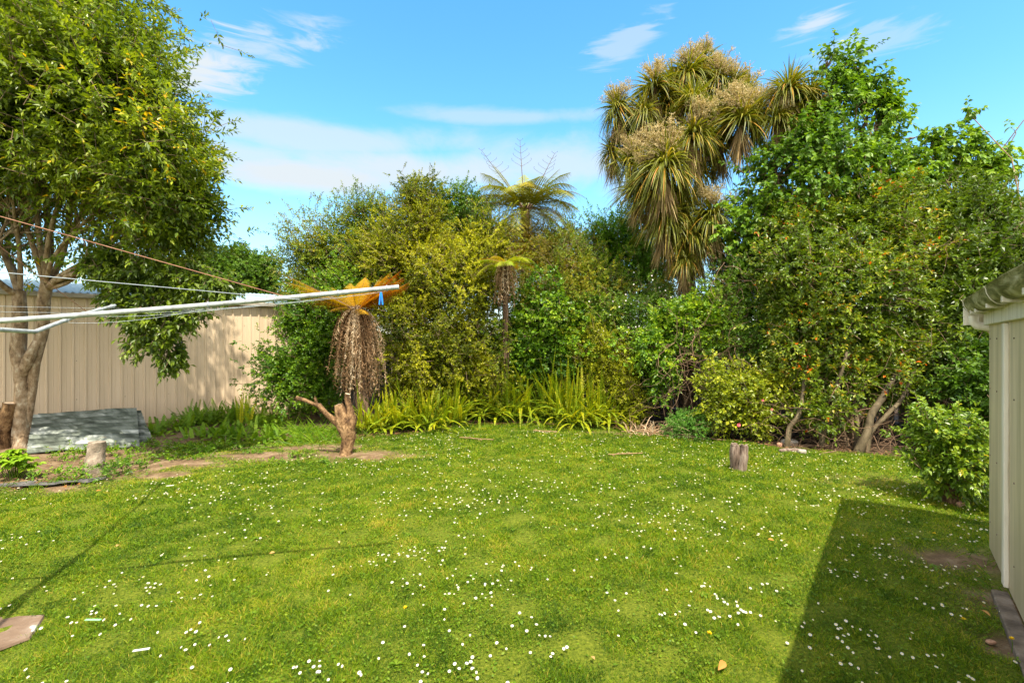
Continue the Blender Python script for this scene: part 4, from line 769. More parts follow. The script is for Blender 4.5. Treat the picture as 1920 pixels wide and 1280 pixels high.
T_ = shrub('dark_climber', 'dark tangled climber with white flowers right of the cabbage tree trunk', 'climber', [(1385, 510, 10.2, 48, 62, .6), (1350, 570, 10.0, 42, 45, .5), (1420, 570, 9.3, 75, 75, .5), (1430, 450, 10.0, 65, 80, .5), (1385, 640, 8.9, 60, 60, .4), (1460, 660, 8.6, 60, 60, .4)], 'dark', dens=85, lpc=10, tw=.16, L=.055, W=.024, seed=23, amp=.28, gap=.2, gapsc=2.2, tl=(.45, .2, .18, .2))
blossoms(T_, T_.pts, 70, 'white', .018)
# understory vines
def tangle(label, boxes, n, cat='vines'):
    mb = MB()
    for q in range(n):
        x0, x1, y0, y1, D0, D1 = boxes[rs.randint(len(boxes))]; a_ = P(rs.uniform(x0, x1), rs.uniform(y0, y1), rs.uniform(D0, D1)); k_ = 14
        d = nrm(rs.normal(size=3)*[1, .3, .9]); pt = [a_]; 
        for z_ in range(k_):
            d = nrm(d + rs.normal(size=3)*[.35, .2, .35] - [0, 0, .04]); nx_ = pt[-1] + d*rs.uniform(.05, .11); nx_[2] = max(nx_[2], .03); pt.append(nx_)
        r_ = rs.choice([.003, .004, .006, .010], p=[.4, .35, .2, .05]); mb.tube(pt, np.linspace(r_, r_*.5, len(pt)), 4, cap=False)
    return tag(mb.build('vine_tangle', K['vine']), label, cat)
tangle('brown leafless vines tangled under the light green climber', [(1240, 1480, 640, 770, 8.4, 9.2), (1260, 1420, 620, 740, 8.5, 9.1)], 150)
tangle('dry stems under the orange flecked camellia', [(1470, 1680, 760, 850, 7.1, 8.0)], 170)
tangle('thin bare stems hanging across the front of the dark climber', [(1330, 1560, 470, 640, 8.4, 9.6)], 60)
tangle('bare twigs showing in the right side of the camellia', [(1550, 1800, 420, 700, 7.5, 8.0)], 50)
# dead stalks right of the ferns
mb = MB()
for q in range(80):
    a_ = G(rs.uniform(1165, 1265), rs.uniform(800, 822)); a_[1] += .1; L = rs.uniform(.25, .75); d = nrm(np.array([rs.normal()*.8, rs.normal()*.3, rs.uniform(.2, 1.2)]))
    mb.add(*straps(a_[None], d[None], np.array([[0, -1., .3]]), L, rs.uniform(.008, .02), [1, .9, .6, .2], droop=rs.uniform(.1, .7))[:2], 0, rs.rand())
tag(mb.build('dead_stalks', K['dead']), 'bleached dead flax stalks right of the sword ferns', 'dead stalks')
shrub('low_bush', 'small blue green bush at the lawn edge right of the dead stalks', 'bush', [(1285, 792, 8.15, 31, 24), (1272, 800, 8.1, 20, 16), (1300, 800, 8.1, 20, 16)], leafmat('blue_green_leaf', [(.05, .14, .03), (.09, .22, .04), (.14, .30, .06)]), dens=120, lpc=12, tw=.12, L=.034, W=.014, seed=24, zmin=0)

# camellia with pink flowers
pc_ = shrub('pink_camellia', 'low camellia with pink flowers at the lawn edge', 'camellia', [(1385, 745, 7.95, 60, 34), (1440, 715, 8.0, 50, 32), (1355, 770, 7.9, 34, 32), (1420, 780, 7.8, 50, 30), (1345, 715, 8.2, 40, 26)], leafmat('camellia_yellow_leaf', [(.06, .09, .008), (.12, .16, .012), (.21, .24, .018), (.32, .31, .03)], rough=.33, spec=.5), dens=52, lpc=8, tw=.17, L=.062, W=.036, seed=25, lump=.22, amp=.3, gap=.2, gapsc=4, zmin=0, big=False)
for q, (px, py) in enumerate([(1385, 796), (1430, 750), (1447, 767), (1275, 622)][:3]):
    mb = MB(); c = P(px, py, 7.55)
    for ring, (rr, k_) in enumerate([(.042, 7), (.030, 6), (.018, 5)]):
        th = np.arange(k_)*6.283/k_ + ring*.4; d = np.stack([np.cos(th), np.full(k_, -.35-.5*ring), np.sin(th)], -1); v, f, per = straps(np.tile(c, (k_, 1)), d, np.tile([0, -1., .4], (k_, 1)), rr*(.75 if q == 0 else .5), rr*.8*(.75 if q == 0 else .5), [.4, 1, 1, .5], droop=.1); mb.add(v, f, 0, np.repeat(rs.rand(k_), per))
    pc_.part('flower', mb, K['pink'])

# big broad-leaved tree upper right
bl = [(1605, 120, 9.6, 12, 26), (1585, 145, 9.6, 16, 24), (1550, 125, 9.6, 10, 20), (1640, 175, 9.5, 14, 22), (1662, 210, 9.4, 10, 20), (1490, 285, 9.7, 46, 50), (1555, 220, 9.6, 46, 56), (1600, 170, 9.6, 28, 34), (1560, 160, 9.7, 18, 26), (1520, 235, 9.8, 26, 26), (1640, 235, 9.4, 26, 46), (1590, 250, 9.4, 54, 55), (1530, 310, 9.2, 85, 60), (1455, 330, 9.3, 50, 46), (1615, 330, 9.1, 66, 52), (1695, 360, 9.0, 46, 34), (1690, 305, 9.2, 22, 16), (1705, 260, 9.2, 10, 10), (1440, 400, 9.4, 50, 50), (1400, 440, 9.3, 40, 40), (1540, 380, 9.0, 90, 50)]
T_ = shrub('broad_leaved_tree', 'tall broad leaved tree crowding the two cabbage trees', 'tree', bl, 'bigleaf', dens=30, lpc=11, tw=.32, L=.105, W=.062, seed=26, amp=.36, lump=.12, fill=False, gap=.5, gapsc=2.4, big=True, droop=.45, base=(6.4, 9.6, 0), stem_r=.05, shell=(.3, 1.15), tl=(.42, .2, .16, .14), nsc=3.4)
def shoots(name, label, cat, lines, mat_, base, r0=.24, **kw):
    bl = []
    for ln in lines:
        for k_ in range(len(ln)-1):
            for t_ in np.linspace(0, 1, 3)[:-1]:
                a_, b2 = ln[k_], ln[k_+1]; w_ = r0*(1.05 - .8*(k_ + t_)/len(ln)); bl.append((P(a_[0]+(b2[0]-a_[0])*t_, a_[1]+(b2[1]-a_[1])*t_, a_[2]), np.array([w_, w_, w_*.9])))
    return shrub(name, label, cat, bl, mat_, base=base, **kw)
shoots('sapling', 'tall thin leafy saplings reaching up over the right hand shrub', 'sapling', [[(1780, 370, 8.7), (1795, 300, 8.7), (1815, 240, 8.7), (1822, 190, 8.7)], [(1720, 340, 8.7), (1745, 290, 8.7), (1755, 235, 8.7)], [(1825, 340, 8.6), (1865, 290, 8.6), (1905, 250, 8.6), (1935, 200, 8.6)], [(1840, 360, 8.6), (1875, 320, 8.6), (1885, 290, 8.6)], [(1790, 300, 8.7), (1760, 250, 8.7), (1750, 240, 8.7)], [(1840, 330, 8.6), (1830, 290, 8.6), (1835, 270, 8.6)]],
       'bigleaf', (7.8, 8.9, 0), r0=.15, lump=.04, fill=False, dens=42, lpc=9, tw=.22, L=.10, W=.06, big=True, droop=.5, seed=27, shell=(.1, 1.1), stem_r=.02, limbs=2, gap=.2, keep=.1)
# orange flecked camellia tree
bl = [(1560, 430, 8.5, 100, 55), (1500, 500, 8.3, 75, 62), (1600, 540, 8.0, 100, 80), (1680, 470, 8.2, 85, 70), (1545, 610, 8.0, 80, 55), (1640, 640, 7.8, 85, 65), (1540, 700, 7.7, 62, 42), (1640, 715, 7.6, 60, 45), (1490, 590, 8.2, 50, 55), (1530, 770, 7.4, 38, 18), (1490, 420, 8.7, 50, 40), (1660, 390, 8.5, 60, 40)]
T_ = shrub('camellia_tree', 'large camellia flecked with orange leaves on leaning pale trunks', 'camellia', bl, 'camellia', dens=66, lpc=10, tw=.20, L=.072, W=.033, seed=28, lump=.26, amp=.27, gap=.22, gapsc=2.6, base=(5.2, 7.5, 0), tl=(.42, .20, .17, .16), stem_r=.03)
ct = MB()
for q, (pp_, r_) in enumerate([([(1608, 848, 7.0), (1625, 815, 7.0), (1634, 775, 7.05), (1655, 745, 7.15), (1680, 700, 7.3)], .055), ([(1625, 818, 7.0), (1650, 790, 7.05), (1690, 750, 7.1), (1715, 690, 7.3)], .03), ([(1605, 840, 7.2), (1607, 790, 7.3), (1600, 740, 7.4)], .035), ([(1540, 812, 7.3), (1556, 785, 7.3), (1562, 750, 7.3), (1575, 700, 7.4), (1590, 650, 7.5)], .035),
                   ([(1475, 806, 7.3), (1497, 780, 7.3), (1503, 755, 7.35), (1510, 700, 7.5)], .035), ([(1570, 720, 7.25), (1580, 690, 7.25), (1588, 660, 7.3)], .025)]):
    pt = [P(*a_) for a_ in pp_]; tt = np.linspace(0, 1, len(pt)); t2 = np.linspace(0, 1, 14); pt = np.stack([np.interp(t2, tt, np.array(pt)[:, z_]) for z_ in range(3)], -1); pt[0][2] = min(pt[0][2], 0.0) if q < 5 else pt[0][2]
    ct.tube(pt, np.linspace(r_*1.15, r_*.7, 14), 10, rough=.10, seed=q)
T_.part('trunk', ct, noisemat('camellia_bark', [(.3, (.03, .022, .012)), (.5, (.08, .06, .03)), (.72, (.18, .14, .08))], scale=8, stretch=(1, 1, .5), bump=.6, bumpscale=26))
# far right shrub
shrub('evergreen_shrub', 'big dark evergreen shrub behind the round bush and white shed', 'shrub', [(1780, 405, 8.4, 80, 52), (1855, 420, 8.3, 60, 60), (1900, 470, 8.3, 40, 60), (1800, 500, 8.1, 90, 75), (1880, 560, 8.1, 70, 80), (1760, 590, 7.9, 75, 70), (1830, 640, 7.9, 70, 60), (1740, 470, 8.3, 60, 55), (1950, 540, 8.3, 70, 100), (1765, 660, 7.8, 60, 40)], 'camellia', dens=62, lpc=10, tw=.20, L=.080, W=.034, seed=29, lump=.26, amp=.27, gap=.22, gapsc=2.2, tl=(.28, .16, .14, .14), stem_r=.03)
shrub('glossy_shrub', 'glossy mid green shrub tucked between the round bush and white shed', 'shrub', [(1815, 715, 7.0, 45, 34), (1850, 690, 7.1, 40, 45), (1850, 750, 6.8, 28, 40), (1890, 740, 7.0, 50, 70)], 'dark', dens=85, lpc=9, tw=.15, L=.075, W=.036, seed=30, amp=.28, gap=.15, tl=(.4, .2, .16, .15))
# distant tree over the cream shed
shrub('distant_tree', 'dark green tree far behind the cream shed', 'tree', [(430, 510, 30, 55, 42, 1.5), (480, 520, 30, 42, 40, 1.4), (395, 520, 30, 45, 42, 1.4), (455, 545, 30, 70, 40, 1.5)], 'far', dens=18, lpc=14, tw=.45, L=.17, W=.10, seed=31, amp=.28, stem_r=.12, tl=(.4, .25, .18, .2))
shrub('background_shrub', 'dull green shrub behind the tall tree over the shed roof', 'shrub', [(235, 498, 14, 70, 20, .5), (310, 500, 14, 60, 22, .5)], 'pitto', dens=26, lpc=9, tw=.25, L=.06, W=.03, seed=32)

# ================================================================== round bush
g = G(1782, 944); base = g.copy()
T_ = shrub('round_bush', 'round glossy bush with reddish tips beside the white shed', 'bush', [(g + np.array([0, .05, .62]), np.array([.30, .30, .32])), (g + np.array([-.02, .0, .38]), np.array([.33, .30, .24])), (g + np.array([.12, .05, .28]), np.array([.30, .28, .22]))], 'round', dens=58, lpc=13, tw=.14, L=.064, W=.025, seed=33, amp=.12, big=True, base=g, up=.7, rn=.35, zmin=.13, tl=(.45, .16, .16, .08), cull=2, stem_r=.016, limbs=14)
mb = MB(); logmesh(mb, [g + [-.02, -.03, -.05], g + [-.03, -.02, .12], g + [-.07, .0, .30]], [.075, .06, .05]); logmesh(mb, [g + [.12, .0, -.05], g + [.13, .01, .10], g + [.17, .02, .26]], [.07, .06, .045])
T_.part('trunk', mb, [K['stumpbark'], K['cutwood']])
mb = MB(); b0 = G(1800, 948); mb.box(b0 + [0, 0, .02], .15, .09, .06, (.96, .28, 0), (-.28, .96, 0), bev=.012); tag(mb.build('brick', K['brick']), 'half buried old brick at the foot of the round bush', 'brick')
tuft('grass_tuft', 'long grass tuft between the round bush and white shed', 'grass tuft', [(*G(1838, 940)[:2],), (*G(1850, 925)[:2],), (*G(1832, 950)[:2],), (*G(1815, 952)[:2],)], 'weed', hgt=(.1, .25), W=.007)
tuft('grass_tuft', 'dark grass tuft growing under the wall of the white shed', 'grass tuft', [(3.5, 3.70), (3.38, 3.48), (3.25, 3.32), (3.14, 3.2), (3.08, 3.12), (3.45, 3.62)], 'weed', hgt=(.08, .2), W=.005, rad=.09)
tuft('grass_tuft', 'scrappy grass tuft at the dark lawn edge under the camellia trunks', 'grass tuft', [(*G(px, 858)[:2],) for px in (1590, 1625, 1650, 1668, 1690, 1640)], 'weed', hgt=(.06, .2), W=.006)
tuft('grass_tuft', 'long grass tuft around the foot of the cut forked trunk', 'grass tuft', [(*G(px, py)[:2],) for px, py in ((668, 828), (690, 822), (655, 822), (712, 826), (560, 835), (590, 830), (620, 832), (640, 838))], 'weed', hgt=(.12, .34), W=.008, n_=(26, 44), rad=.2)
shrub('soil_weeds', 'low leafy weeds on the bare soil left of the cut trunk', 'weeds', [(np.array([*G(a_, b2)[:2], .03]), np.array([.22, .10, .06])) for a_, b2 in ((560, 855), (505, 838), (440, 838), (620, 870), (390, 862), (470, 850), (540, 872))], 'fernbed', dens=55, lpc=6, tw=.05, L=.03, W=.014, stem_r=.003, zmin=0, limbs=1)

# ================================================================== cut forked trunk
g = G(650, 851); Dg = g[1]; mb = MB()
logmesh(mb, [g - [0, 0, .05], g + [0, 0, .03], P(652, 820, Dg), P(646, 795, Dg), P(640, 775, Dg), P(634, 758, Dg)], [.11, .09, .085, .10, .075, .062], rough=.14)
logmesh(mb, [P(652, 815, Dg), P(658, 790, Dg), P(655, 770, Dg+.02), P(650, 745, Dg+.04), P(652, 738, Dg+.04)], [.07, .085, .06, .04, .038], rough=.10, seed=2)
logmesh(mb, [P(645, 808, Dg), P(632, 792, Dg-.02), P(612, 776, Dg-.05), P(598, 760, Dg-.08), P(588, 757, Dg-.08), P(572, 750, Dg-.1), P(555, 746, Dg-.12)], [.055, .045, .036, .044, .033, .026, .024], rough=.10, seed=4)
logmesh(mb, [P(594, 760, Dg-.08), P(592, 750, Dg-.08), P(590, 745, Dg-.08)], [.026, .024, .022], rough=.1, seed=6)
mb.tube([P(593, 752, Dg-.1), P(590, 742, Dg-.1)], .004, 4)
tag(mb.build('cut_tree_trunk', [K['stumpbark'], K['cutwood']]), 'lopped brown forked trunk standing on bare soil in front of the ferns', 'cut trunk')
# two old posts
for lab, px, py, ht, r_, ln in [('left taller half of the split grey wooden post in the lawn', 1377, 880, 47, .052, 0), ('right half of the split grey wooden post in the lawn', 1391, 882, 47, .050, 4)]:
    g = G(px, py); tp = P(px+ln, py-ht, g[1]); mb = MB(); pts_ = [g*(1-t_) + tp*t_ for t_ in np.linspace(-.1, 1, 9)]; logmesh(mb, pts_, np.array([1, 1, .98, .95, .97, 1, 1.0, 1.02, .9])*r_, rough=.14, sides=16, seed=px, cutmi=1)
    for q in range(5):
        a_ = rs.uniform(0, 6.28); mb.box(tp + [math.cos(a_)*r_*.5, math.sin(a_)*r_*.5, .004], .03, .02, rs.uniform(.01, .03), bev=.003)
    tag(mb.build('wooden_post', [K['greywood'], K['greywood']]), lab, 'post', 'old post stumps in the lawn')
# stones at lawn edge
def rock(label, px, py, sx, sy, sz, name='stone', mat_='stone', cat='stone'):
    g = G(px, py); n1_, n2_ = 12, 8; th = np.arange(n1_)*2*math.pi/n1_; ph = np.linspace(-1.5, 1.5, n2_); A_, B_ = np.meshgrid(th, ph); d = np.stack([np.cos(A_)*np.cos(B_), np.sin(A_)*np.cos(B_), np.sin(B_)], -1)
    d = np.sign(d)*np.abs(d)**.65; v = d*np.array([sx, sy, sz])*(1 + .12*nz(d + px, 2.0, 5))[..., None] + g + [0, 0, sz*.5]; mb = MB()
    i = (np.arange(n2_-1)[:, None]*n1_ + np.arange(n1_)[None, :]); j = np.arange(n2_-1)[:, None]*n1_ + (np.arange(n1_)[None, :]+1) % n1_; mb.add(v.reshape(-1, 3), np.stack([i.ravel(), j.ravel(), (j+n1_).ravel(), (i+n1_).ravel()], -1), smooth=True)
    return tag(mb.build(name, K[mat_]), label, cat)
rock('long low grey log at the lawn edge under the camellia', 1484, 848, .17, .04, .035, 'log', 'greywood', 'log'); rock('small grey stone right of the long low log', 1503, 852, .055, .04, .04); rock('pinkish stone left of the long low log', 1462, 836, .05, .04, .04, mat_='brick')
rock('dark rounded stone under the camellia trunk', 1480, 832, .12, .08, .06); rock('orange piece of clay pot in the dirt by the concrete strip', 1858, 1200, .022, .016, .01, 'clay_shard', 'brick', 'clay shard')

# ================================================================== back fence
T_ = Thing('timber_fence', 'grey timber paling fence hidden behind the hedge plants', 'fence', (0, 12.6, 0)); 
pa = np.array([(-5.2, 11.6), (-2.2, 12.3), (3.0, 12.2), (7.5, 9.4), (9.2, 8.3), (13, 7.9)]); mb = MB(); rl = MB()
for k_ in range(len(pa)-1):
    a_, b2 = pa[k_], pa[k_+1]; L = np.linalg.norm(b2-a_); u = (b2-a_)/L; X3 = np.array([*u, 0]); Y3 = np.array([-u[1], u[0], 0])
    for q in range(int(L/.15)): c = a_ + u*(q+.5)*.15; mb.box([c[0], c[1], .9 + rs.uniform(-.02, .02)], .142, .02, 1.8, X3, Y3, bev=.003)
    for z_ in (.4, 1.4): rl.box([*(a_+b2)/2, z_] + Y3*.035, L, .045, .09, X3, Y3, bev=.004)
T_.part('palings', mb, K['fence']); T_.part('rails', rl, K['fence'])

# ================================================================== cabbage trees
def cab_head(seed, bright=0):
    mb = MB(); n = 330; e_ = np.arcsin(rnd(n, -.35, 1.0)); th = rnd(n, 0, 6.28); d = np.stack([np.cos(th)*np.cos(e_), np.sin(th)*np.cos(e_), np.sin(e_)], -1)
    L = rnd(n, .62, .98); dr = np.clip(.10 + .70*np.cos(e_)*rnd(n, .35, 1.1), 0, 1.1)
    v, f, per = straps(d*.04, d, np.tile([0, 0, 1.], (n, 1)) + rs.normal(size=(n, 3))*.35, L, rnd(n, .018, .031), [.5, .9, 1, .85, .55, .05], droop=dr, fold=.35)
    ti = np.clip(.46 + .16*(e_ > .3) + rs.normal(size=n)*.20, 0, .9) ; ti = np.where((e_ < .15) & (rs.rand(n) < .22), rnd(n, .86, 1), ti); mb.add(v, f, 0, np.repeat(ti, per)); return mb
def cab_skirt():
    mb = MB(); n = 190; th = rnd(n, 0, 6.28); d = np.stack([np.cos(th)*.45, np.sin(th)*.35, -rnd(n, .7, 1.2)], -1)
    v, f, per = straps(np.stack([np.cos(th)*.03, np.sin(th)*.03, rnd(n, -.45, 0)], -1), d, rs.normal(size=(n, 3)), rnd(n, .35, .75), rnd(n, .012, .028), [.6, 1, .7, .05], droop=.2); mb.add(v, f, 0, np.repeat(rs.rand(n), per)); return mb
def cab_flower():
    mb = MB()
    for q in range(15):
        e_ = rs.uniform(.35, 1.5); th = rs.uniform(0, 6.28); d = np.array([math.cos(th)*math.cos(e_), math.sin(th)*math.cos(e_), math.sin(e_)]); L = rs.uniform(.32, .52); mb.tube([[0, 0, 0], d*L*.5, d*L], [.008, .006, .003], 4, tint=.3, cap=False)
        n = 30; u = rnd(n, .25, 1.0); dd = nrm(rs.normal(size=(n, 3)) + d*1.1); l2 = rnd(n, .08, .17); b0 = d*L*u[:, None]
        v, f, per = straps(b0, dd, rs.normal(size=(n, 3)), l2, .006, [1, 1, .5], droop=.15); mb.add(v, f, 0, np.repeat(rnd(n, .2, .7), per))
        for w_ in range(7):
            uu = rnd(n, .3, 1); v, f, per = rhombs(b0 + dd*(l2*uu)[:, None], rs.normal(size=(n, 3)), rs.normal(size=(n, 3)), rnd(n, .018, .034), .013, .5, .1); mb.add(v, f, 0, np.repeat(np.clip(rs.normal(.6, .25, n), 0, 1), per))
    return mb
hm = [cab_head(q).build('leaf_head', K['cabbage']) for q in range(3)]; sm_ = [cab_skirt().build('dead_leaf_skirt', K['cabdead']) for _ in range(2)]; fm = [cab_flower().build('flower_cluster', K['panicle']) for _ in range(3)]
used = {'h': 0, 's': 0, 'f': 0}
def put(kind, arr, T_, pos, s_, tilt):
    o = arr[used[kind]] if used[kind] < len(arr) else arr[used[kind] % len(arr)].copy()
    if used[kind] >= len(arr): scene.collection.objects.link(o)
    used[kind] += 1; o.parent = T_.o; o.location = tuple(np.array(pos) - T_.b); o.scale = (s_, s_, s_); o.rotation_euler = (tilt[0], tilt[1], rs.uniform(0, 6.28)); return o
def cabbage(label, base, fork, heads, fork2=None, skirt_h=None):
    T_ = Thing('cabbage_tree', label, 'cabbage tree', base); tr = MB(); b0 = np.array(base, float); fk = np.array(fork, float)
    tr.tube(curve(b0, fk, .02, 12), np.linspace(.17, .12, 12), 14, rough=.12)
    for (px, py, D_, s_, fl, sk) in heads:
        c = P(px, py, D_); st = fk if fork2 is None or py > 330 else np.array(fork2, float); tr.tube(curve(st, c, .10, 9), np.linspace(.07, .04, 9), 8, rough=.1)
        tl = ((c[1]-fk[1])*-.22, np.clip((c[0]-fk[0])*.30, -.5, .5)); put('h', hm, T_, c, s_*1.02, tl)
        if sk: put('s', sm_, T_, c - [0, 0, .1], s_*.92, (0, 0))
        if fl: put('f', fm, T_, c + np.array([0, -.16*s_, .16*s_]), s_*fl*1.2, tl)
    if fork2 is not None: tr.tube(curve(fk, fork2, .05, 9), np.linspace(.11, .08, 9), 10, rough=.1)
    T_.part('trunk', tr, K['ferntrunk']); return T_
heads = [(1262, 155, 10.6, .85, 0, 1), (1320, 120, 10.7, .8, .8, 1), (1205, 215, 10.2, .8, 0, 1), (1180, 245, 10.6, .75, 0, 1), (1350, 270, 10.4, .9, 0, 1), (1310, 320, 10.5, .85, 0, 1), (1225, 370, 9.8, .9, 0, 1), (1275, 400, 10.1, .85, 0, 1), (1310, 470, 10.1, .7, 0, 1), (1260, 460, 10.1, .7, 0, 1), (1400, 170, 10.5, .7, .7, 1), (1215, 325, 9.7, .85, .85, 1), (1160, 205, 10.4, .85, .8, 1), (1150, 285, 10.6, .72, .7, 1), (1228, 165, 10.3, .95, .8, 1), (1290, 140, 10.4, 1.0, .7, 1), (1345, 150, 10.3, .85, .8, 1), (1372, 165, 10.2, .8, .95, 1), (1300, 190, 9.8, .8, 0, 0), (1298, 255, 9.6, .95, 1.0, 1),
         (1388, 225, 9.7, 1.05, .95, 1), (1418, 210, 10.1, .8, .95, 1), (1245, 310, 9.4, 1.12, 1.0, 1), (1190, 305, 10.0, .85, .8, 1), (1195, 355, 9.9, .8, 0, 1), (1335, 405, 9.7, .9, .9, 1), (1245, 410, 9.9, 1.0, 0, 1), (1300, 440, 9.9, .85, 0, 1), (1283, 490, 9.9, .62, 0, 1), (1345, 440, 10.2, .8, .6, 1), (1255, 200, 10.6, .9, 0, 1), (1330, 215, 10.7, .9, 0, 1), (1230, 250, 10.5, .8, 0, 1), (1270, 365, 10.2, .9, 0, 1)]
Tc = cabbage('big cabbage tree with many drooping heads and tan flower plumes', (P(1288, 640, 10.2)[0], 10.2, 0), P(1288, 470, 10.2), heads, fork2=P(1290, 300, 10.2))
mb = MB()
n = 330; k_ = rs.rand(n); th = rnd(n, 0, 6.28); off = np.stack([np.cos(th), np.sin(th), 0*th], -1); bp = P(1288, 590, 10.2)*(1-k_)[:, None] + P(1288, 440, 10.2)*k_[:, None]
v, f, per = straps(bp + off*.14, off*.22 + np.array([0, 0, -1.]), off, rnd(n, .3, .6), rnd(n, .012, .026), [.6, 1, .7, .05], droop=.05); mb.add(v, f, 0, np.repeat(rnd(n, 0, .8), per)); Tc.part('hanging_dead_leaves', mb, K['cabdead'])
cabbage('second cabbage tree standing behind the broad leaved tree', (P(1425, 640, 9.9)[0], 9.9, 0), P(1445, 330, 9.7), [(1478, 170, 9.5, .95, 0, 1), (1520, 178, 9.5, .72, 0, 0), (1458, 225, 9.5, .7, .7, 1), (1498, 225, 9.5, .7, 0, 1)])
tangle('fine dead twigs under the cabbage tree heads', [(1310, 1420, 330, 440, 10.0, 10.6)], 90, 'twigs')

# ================================================================== clothesline
hub = np.array([-2.9, 2.43, 1.68]); tips = [P(748, 538, 2.86), P(215, 573, 4.4)]
tips.append(hub*2 - tips[0] + [0, 0, .5]); tips.append(np.array([-2.15, .62, 1.93]))
T_ = Thing('clothesline', 'rotary clothesline with grey pipe arms reaching in from the left', 'clothesline', (hub[0], hub[1], 0))
mb = MB(); mb.tube([[hub[0], hub[1], -.1], [hub[0], hub[1], 2.34]], .025, 14); T_.part('mast', mb, K['pipe'])
arms = []
for q, tp in enumerate(tips):
    if q == 1: pt = np.array([hub, P(65, 622, 3.15), P(150, 590, 3.75), tp])
    else: pt = np.linspace(hub, tp, 8); pt[1:-1, 2] -= .012*np.sin(np.linspace(0, 3.14, 8))[1:-1]
    mb = MB(); tt = np.linspace(0, 1, len(pt)); t2 = np.linspace(0, 1, 16); pt = np.stack([np.interp(t2, tt, pt[:, z_]) for z_ in range(3)], -1); mb.tube(pt, .0138, 12); arms.append(pt)
    am = T_.part('arm', mb, K['pipe'])
    mb = MB()
    for u in (.55, .7, .85, .97):
        c = np.array([np.interp(u, t2, pt[:, z_]) for z_ in range(3)]); d = nrm(pt[-1]-pt[-2]); A_ = nrm(np.cross(d, [0, 0, 1.])); B_ = np.cross(d, A_); th = np.linspace(0, 6.28, 14)
        mb.tube([c + (A_*math.cos(a_) + B_*math.sin(a_))*.017 for a_ in th], .0022, 5, cap=False)
    T_.part('wire_loops', mb, K['wire'], am)
def on(q, u): return np.array([np.interp(u, np.linspace(0, 1, 16), arms[q][:, z_]) for z_ in range(3)]) - [0, 0, .018]
wl = [(0, .97, 1, .97, .05), (0, .85, 1, .85, .04), (0, .7, 1, .7, .03), (0, .55, 1, .55, .03), (0, .76, 3, .80, -.0), (1, .97, 2, .9, .03), (1, .8, 2, .75, .03), (1, .65, 2, .6, .03)]
for (a_, u, b2, u2, sg) in wl:
    p0, p1 = on(a_, u), on(b2, u2); t_ = np.linspace(0, 1, 16)[:, None]; pt = p0 + (p1-p0)*t_ - np.array([0, 0, 1.])*sg*4*t_*(1-t_); mb = MB(); mb.tube(pt, .0014 if (a_, b2) != (0, 3) else .0019, 6); T_.part('line', mb, K['wire'])
top = np.array([hub[0], hub[1], 2.32])
for q, u in ((0, .72), (1, .72)):
    mb = MB(); mb.tube([top, on(q, u) + [0, 0, .03]], .0025, 6); T_.part('stay', mb, K['rust'])
c = on(0, .955) - [0, 0, .01]; T_ = Thing('clothes_peg', 'blue plastic clothes peg hanging near the clothesline arm tip', 'peg', c)
for s_ in (-1, 1):
    mb = MB(); mb.box(c + [s_*.006, 0, -.03], .008, .011, .075, (1, 0, s_*.10), (0, 1, 0), (-s_*.10, 0, 1), bev=.002); T_.part('prong', mb, K['peg'])
# fallen pegs, leaves, sticks on the lawn
for lab, px0, py0, px1, py1, mt in [('pale green plastic peg lying in the grass', 160, 1167, 189, 1168, 'greenpeg'), ('white plastic peg lying in the near grass', 249, 1234, 281, 1230, 'whitepeg'), ('white plastic peg lying far off near the clothesline shadow', 313, 922, 325, 921, 'whitepeg')]:
    a_, b2 = G(px0, py0), G(px1, py1); L = max(np.linalg.norm(b2-a_), .07); u = nrm(b2-a_); c = (a_+b2)/2 + [0, 0, .042]; v_ = np.cross([0, 0, 1.], u)
    T_ = Thing('fallen_peg', lab, 'peg', c, 'pegs dropped on the lawn')
    for s_ in (-1, 1):
        mb = MB(); mb.box(c + v_*s_*.004, L, .005, .005, u, v_ , bev=.001); T_.part('prong', mb, K[mt])
LP = [('curled tan leaf at the bottom of the lawn right of centre', 1360, 1262, .075), ('brown leaf in the left lawn between daisies', 218, 1030, .05), ('brown leaf right of the clothesline shadow', 345, 1080, .04), ('orange leaf by the left bed edge', 180, 926, .05), ('dry leaf in the soil by the shed wall', 1838, 1148, .06), ('tan dead leaf below the middle of the lawn', 515, 1045, .04),
      ('tan leaf under the weed mat edge', 120, 915, .08), ('brown leaf near the weed patch', 150, 912, .07), ('small brown leaf in the centre foreground', 635, 1020, .04), ('orange fallen leaf in the right foreground', 1115, 1248, .035), ('pale dead leaf by the concrete strip', 1845, 1142, .04), ('dry leaf in the far right lawn patch', 1440, 1015, .05)]
for lab, px, py, L in LP:
    g = G(px, py) + [0, 0, .035]; a_ = rs.uniform(0, 6.28); d = np.array([[math.cos(a_), math.sin(a_), .1]]); mb = MB(); v, f, per = straps(g[None], d, np.array([[.2, -.5, 1.]]), L, L*.45, [.1, .7, 1, .9, .5, .05], droop=.2, fold=.6); mb.add(v, f, 0, rs.rand())
    tag(mb.build('fallen_leaf', K['brownleaf'], None, g), lab, 'leaf', 'dead leaves on the lawn')
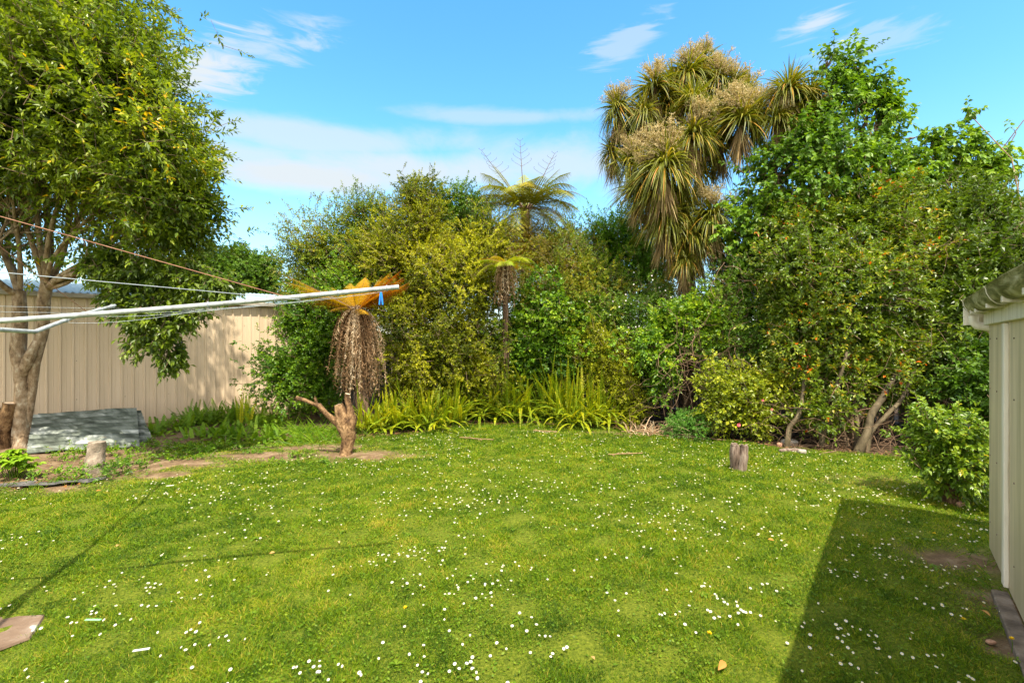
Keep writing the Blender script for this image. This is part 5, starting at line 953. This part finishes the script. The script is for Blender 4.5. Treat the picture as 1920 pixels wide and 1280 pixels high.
for lab, px0, py0, px1, py1 in [('thin fallen dry stick on the far right lawn', 1140, 856, 1205, 854), ('dry stick lying in front of the sword ferns', 1000, 811, 1045, 813), ('dry stick left of the far centre', 862, 823, 925, 828), ('long dry stick by the dead stalks', 1215, 815, 1262, 822), ('stick lying right of the small low bush', 1310, 822, 1360, 829), ('dead frond stem under the dead stalks', 1165, 812, 1235, 814)]:
    a_, b2 = G(px0, py0) + [0, 0, .03], G(px1, py1) + [0, 0, .03]; mb = MB(); cv = curve(a_, b2, .03, 9); cv[:, 2] = np.abs(cv[:, 2]-.03)+.03; mb.tube(cv, .008, 5); n = 14; k_ = rs.randint(1, 8, n)
    v, f, per = straps(cv[k_], nrm(b2-a_)*.5 + rs.normal(size=(n, 3))*[.5, .5, .1], np.tile([0, 0, 1.], (n, 1)), .07, .014, [.5, 1, .1]); mb.add(v, f, 0)
    tag(mb.build('fallen_stick', K['dead'], None, a_), lab, 'stick', 'sticks fallen on the lawn edge')
# leaf litter in the beds
n = 3600; x = rs.uniform(-7, 8, n); y = edge_y(x) + np.abs(rs.normal(size=n))*.45 - .05; th = rnd(n, 0, 6.28); d = np.stack([np.cos(th), np.sin(th), rnd(n, -.1, .4)], -1)
v, f, per = straps(np.stack([x, y, gz(x, y)+.012], -1), d, np.tile([0, 0, 1.], (n, 1)) + rs.normal(size=(n, 3))*.3, rnd(n, .03, .08), rnd(n, .01, .03), [.2, 1, .8, .1], droop=.1); mb = MB(); mb.add(v, f, 0, np.repeat(rs.rand(n)*.7, per))
tag(mb.build('leaf_litter', leafmat('leaf_litter_brown', [(.07, .035, .015), (.16, .08, .035), (.26, .15, .07)], trans=.05, rough=.8)), 'brown leaf litter lying along the bed edges', 'leaf litter', kind='stuff')
# concrete slab bottom left
mb = MB(); pl = np.array([(-3.6, 2.40), (-2.70, 2.53), (-2.63, 2.64), (-2.70, 2.76), (-2.76, 2.86), (-3.05, 2.83), (-3.6, 2.76)]); c_ = pl.mean(0); z0 = float(gz(-2.8, 2.7))
tpv = [[*p_, z0+.012] for p_ in pl*.985 + c_*.015]; btv = [[*p_, z0+.0] for p_ in pl]; n = len(pl); mb.add(np.array(btv + tpv + [[*c_, z0+.014]]), [[k_, (k_+1) % n, n+(k_+1) % n, n+k_] for k_ in range(n)]); mb.n -= 2*n+1; mb.f.append((np.array([[n+k_, n+(k_+1) % n, 2*n] for k_ in range(n)]) + mb.n, 0, False)); mb.n += 2*n+1
tag(mb.build('concrete_slab', K['slab']), 'paint spotted brown concrete slab in the lower left grass', 'slab')
